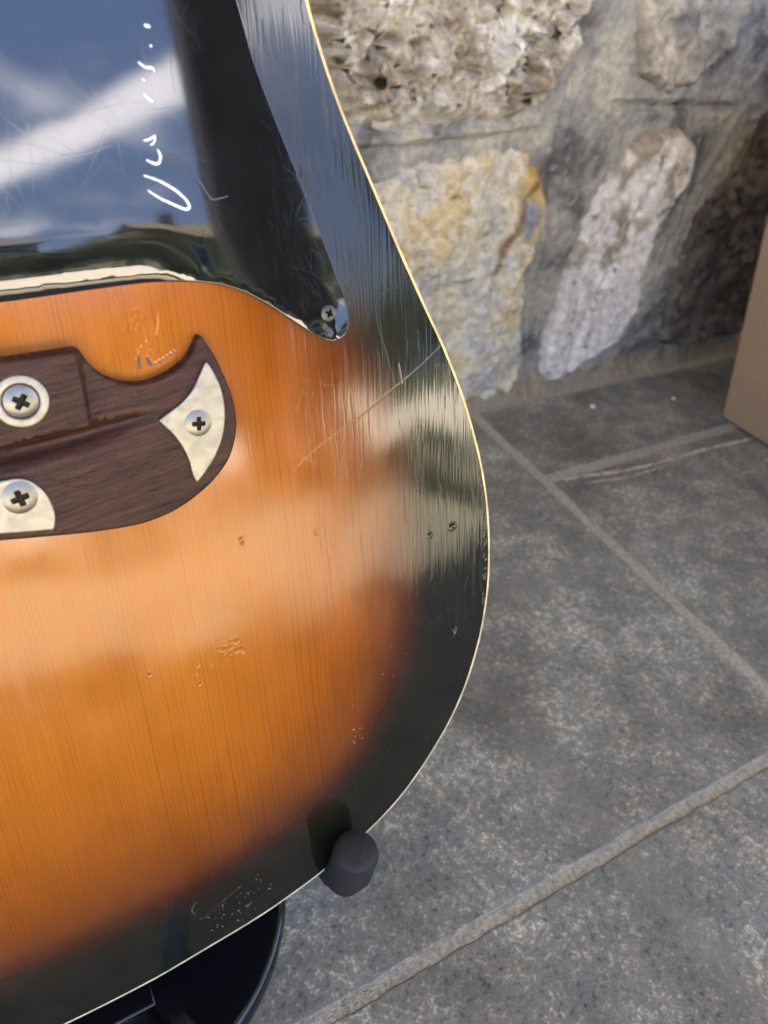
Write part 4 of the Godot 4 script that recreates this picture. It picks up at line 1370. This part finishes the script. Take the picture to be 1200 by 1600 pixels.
	house("house", "low dark house with slate roof beyond the shrubs", Vector3(1.6, -0.05, 26.0), Vector2(4.6, 4.0), 3.7, 4.9, Color(0.16, 0.15, 0.14), Color(0.06, 0.065, 0.075))
	porch()
	var post := thing("porch_post", "dark brown square timber post at the edge of the terrace", "post", Vector3(0.925, -0.05, 2.32))
	var stain := smat(lin(0.020, 0.016, 0.013), 0.6)
	mb = MB.new()
	block(mb, Vector3(-0.115, 0.12, -0.10), Vector3(0.115, 2.75, 0.06), 0.006)
	part("shaft", mb.mesh(stain), post)
	mb = MB.new()
	block(mb, Vector3(-0.13, 0.0, -0.115), Vector3(0.13, 0.12, 0.095), 0.008)
	part("foot", mb.mesh(smat(lin(0.2, 0.19, 0.18), 0.9)), post)
	mb = MB.new()
	block(mb, Vector3(-0.125, 2.75, -0.11), Vector3(0.125, 2.795, 0.07), 0.008)
	part("cap", mb.mesh(stain), post)

func porch() -> void:
	var p := thing("porch_roof", "timber porch roof carried on a dark beam above the patio", "roof", Vector3(0, 2.75, 0))
	var board := smat(lin(0.30, 0.23, 0.16), 0.8)
	var mb := MB.new()
	block(mb, Vector3(-5.0, 0.16, -0.45), Vector3(6.0, 0.20, 2.62), 0.005)
	part("boarding", mb.mesh(board), p)
	for i in 12:
		mb = MB.new()
		block(mb, Vector3(-4.9 + i * 0.95, 0.0, -0.40), Vector3(-4.82 + i * 0.95, 0.158, 2.22), 0.004)
		part("rafter", mb.mesh(board), p)
	mb = MB.new()
	block(mb, Vector3(-5.0, 0.05, 2.24), Vector3(6.0, 0.157, 2.40), 0.006)
	part("beam", mb.mesh(smat(lin(0.020, 0.016, 0.013), 0.6)), p)

func sheet(w: float, d: float, m: Material) -> ArrayMesh:
	var mb := MB.new()
	mb.face(Vector3(-w, 0, -d), Vector3(w, 0, -d), Vector3(w, 0, d), Vector3(-w, 0, d), Vector3.UP)
	return mb.mesh(m)

func house(called: String, label: String, at: Vector3, size: Vector2, eaves: float, ridge: float, wall: Color, roof: Color) -> void:
	var h := thing(called, label, "house", at, "houses beyond the garden")
	var hx := size.x * 0.5
	var mb := MB.new()
	block(mb, Vector3(-hx, 0, -size.y * 0.5), Vector3(hx, eaves, size.y * 0.5), 0.01)
	part("wall", mb.mesh(smat(wall.linear_to_srgb(), 0.9)), h)
	mb = MB.new()
	var o := 0.25
	var z := size.y * 0.5 + o
	var a := [Vector3(-hx - o, eaves - 0.05, -z), Vector3(hx + o, eaves - 0.05, -z), Vector3(hx + o, ridge, 0), Vector3(-hx - o, ridge, 0), Vector3(-hx - o, eaves - 0.05, z), Vector3(hx + o, eaves - 0.05, z)]
	mb.face(a[0], a[1], a[2], a[3], Vector3(0, 1, -0.5).normalized())
	mb.face(a[3], a[2], a[5], a[4], Vector3(0, 1, 0.5).normalized())
	mb.face(a[0], a[4], a[3], a[3], Vector3(-1, 0, 0))
	mb.face(a[1], a[5], a[2], a[2], Vector3(1, 0, 0))
	var rf := part("roof", mb.mesh(smat(roof.linear_to_srgb(), 0.85)), h)
	for s in [-0.62, 0.5]:
		mb = MB.new()
		block(mb, Vector3(hx * s - 0.2, ridge - 0.3, -0.2), Vector3(hx * s + 0.2, ridge + 0.45, 0.2), 0.01)
		part("chimney", mb.mesh(smat(lin(0.22, 0.13, 0.09), 0.9)), rf)
	var glass := smat(lin(0.02, 0.025, 0.03), 0.08)
	var white := smat(lin(0.7, 0.7, 0.68), 0.6)
	for i in 3:
		var x := -hx + size.x * (i + 0.5) / 3.0
		mb = MB.new()
		block(mb, Vector3(x - 0.5, eaves - 1.7, -size.y * 0.5 - 0.04), Vector3(x + 0.5, eaves - 0.5, -size.y * 0.5 - 0.004), 0.005)
		var win := part("window", mb.mesh(white), h)
		mb = MB.new()
		block(mb, Vector3(x - 0.42, eaves - 1.62, -size.y * 0.5 - 0.05), Vector3(x + 0.42, eaves - 0.58, -size.y * 0.5 - 0.041), 0.002)
		part("pane", mb.mesh(glass), win)

# ------------------------------------------------------------------ the scene
func _ready() -> void:
	var cam := Camera3D.new()
	cam.name = "camera"
	cam.near = 0.02
	cam.far = 400.0
	cam.fov = 65.9954
	var lens := CameraAttributesPhysical.new()
	lens.frustum_focal_length = 18.4805
	lens.frustum_focus_distance = 0.30
	lens.frustum_near = 0.02
	lens.frustum_far = 400.0
	lens.exposure_aperture = 8.5
	cam.attributes = lens
	add_child(cam)
	cam.transform = Transform3D(Basis(Vector3(0.862395, 0.081047, 0.499706), Vector3(0.234802, 0.810465, -0.536670), Vector3(-0.448489, 0.580153, 0.679911)).orthonormalized(), Vector3(0, 0.43, 0.650296))
	cam.current = true

	var env := Environment.new()
	env.background_mode = Environment.BG_SKY
	var sky_m := ProceduralSkyMaterial.new()
	sky_m.sky_top_color = Color(0.40, 0.57, 0.86)
	sky_m.sky_horizon_color = Color(0.64, 0.75, 0.90)
	sky_m.sky_curve = 0.16
	sky_m.ground_horizon_color = Color(0.45, 0.44, 0.38)
	sky_m.ground_bottom_color = Color(0.25, 0.24, 0.2)
	sky_m.sky_energy_multiplier = 0.60
	sky_m.sky_cover = sky_cover()
	sky_m.sky_cover_modulate = Color(1.2, 1.16, 1.1)
	var sky := Sky.new()
	sky.sky_material = sky_m
	env.sky = sky
	env.tonemap_mode = Environment.TONE_MAPPER_LINEAR
	env.tonemap_exposure = 16.5
	env.sdfgi_enabled = true
	env.ssao_enabled = true
	env.ssil_enabled = true
	var we := WorldEnvironment.new()
	we.name = "world"
	we.environment = env
	add_child(we)

	var sun := DirectionalLight3D.new()
	sun.name = "sun"
	sun.light_energy = 1.6
	sun.light_color = Color(1.0, 0.95, 0.87)
	sun.light_angular_distance = 0.5
	sun.shadow_enabled = true
	add_child(sun)
	sun.basis = Basis.looking_at(Vector3(0.10, -2.75, -1.35).normalized(), Vector3.UP)

	wear = noise(0.08, 3, 3)
	m_grit = grit_textures()
	m_slate = slate_textures()
	garden()
	floor_slabs()
	stone_wall()
	guitar()
	stand()
	carton()
	pebbles()
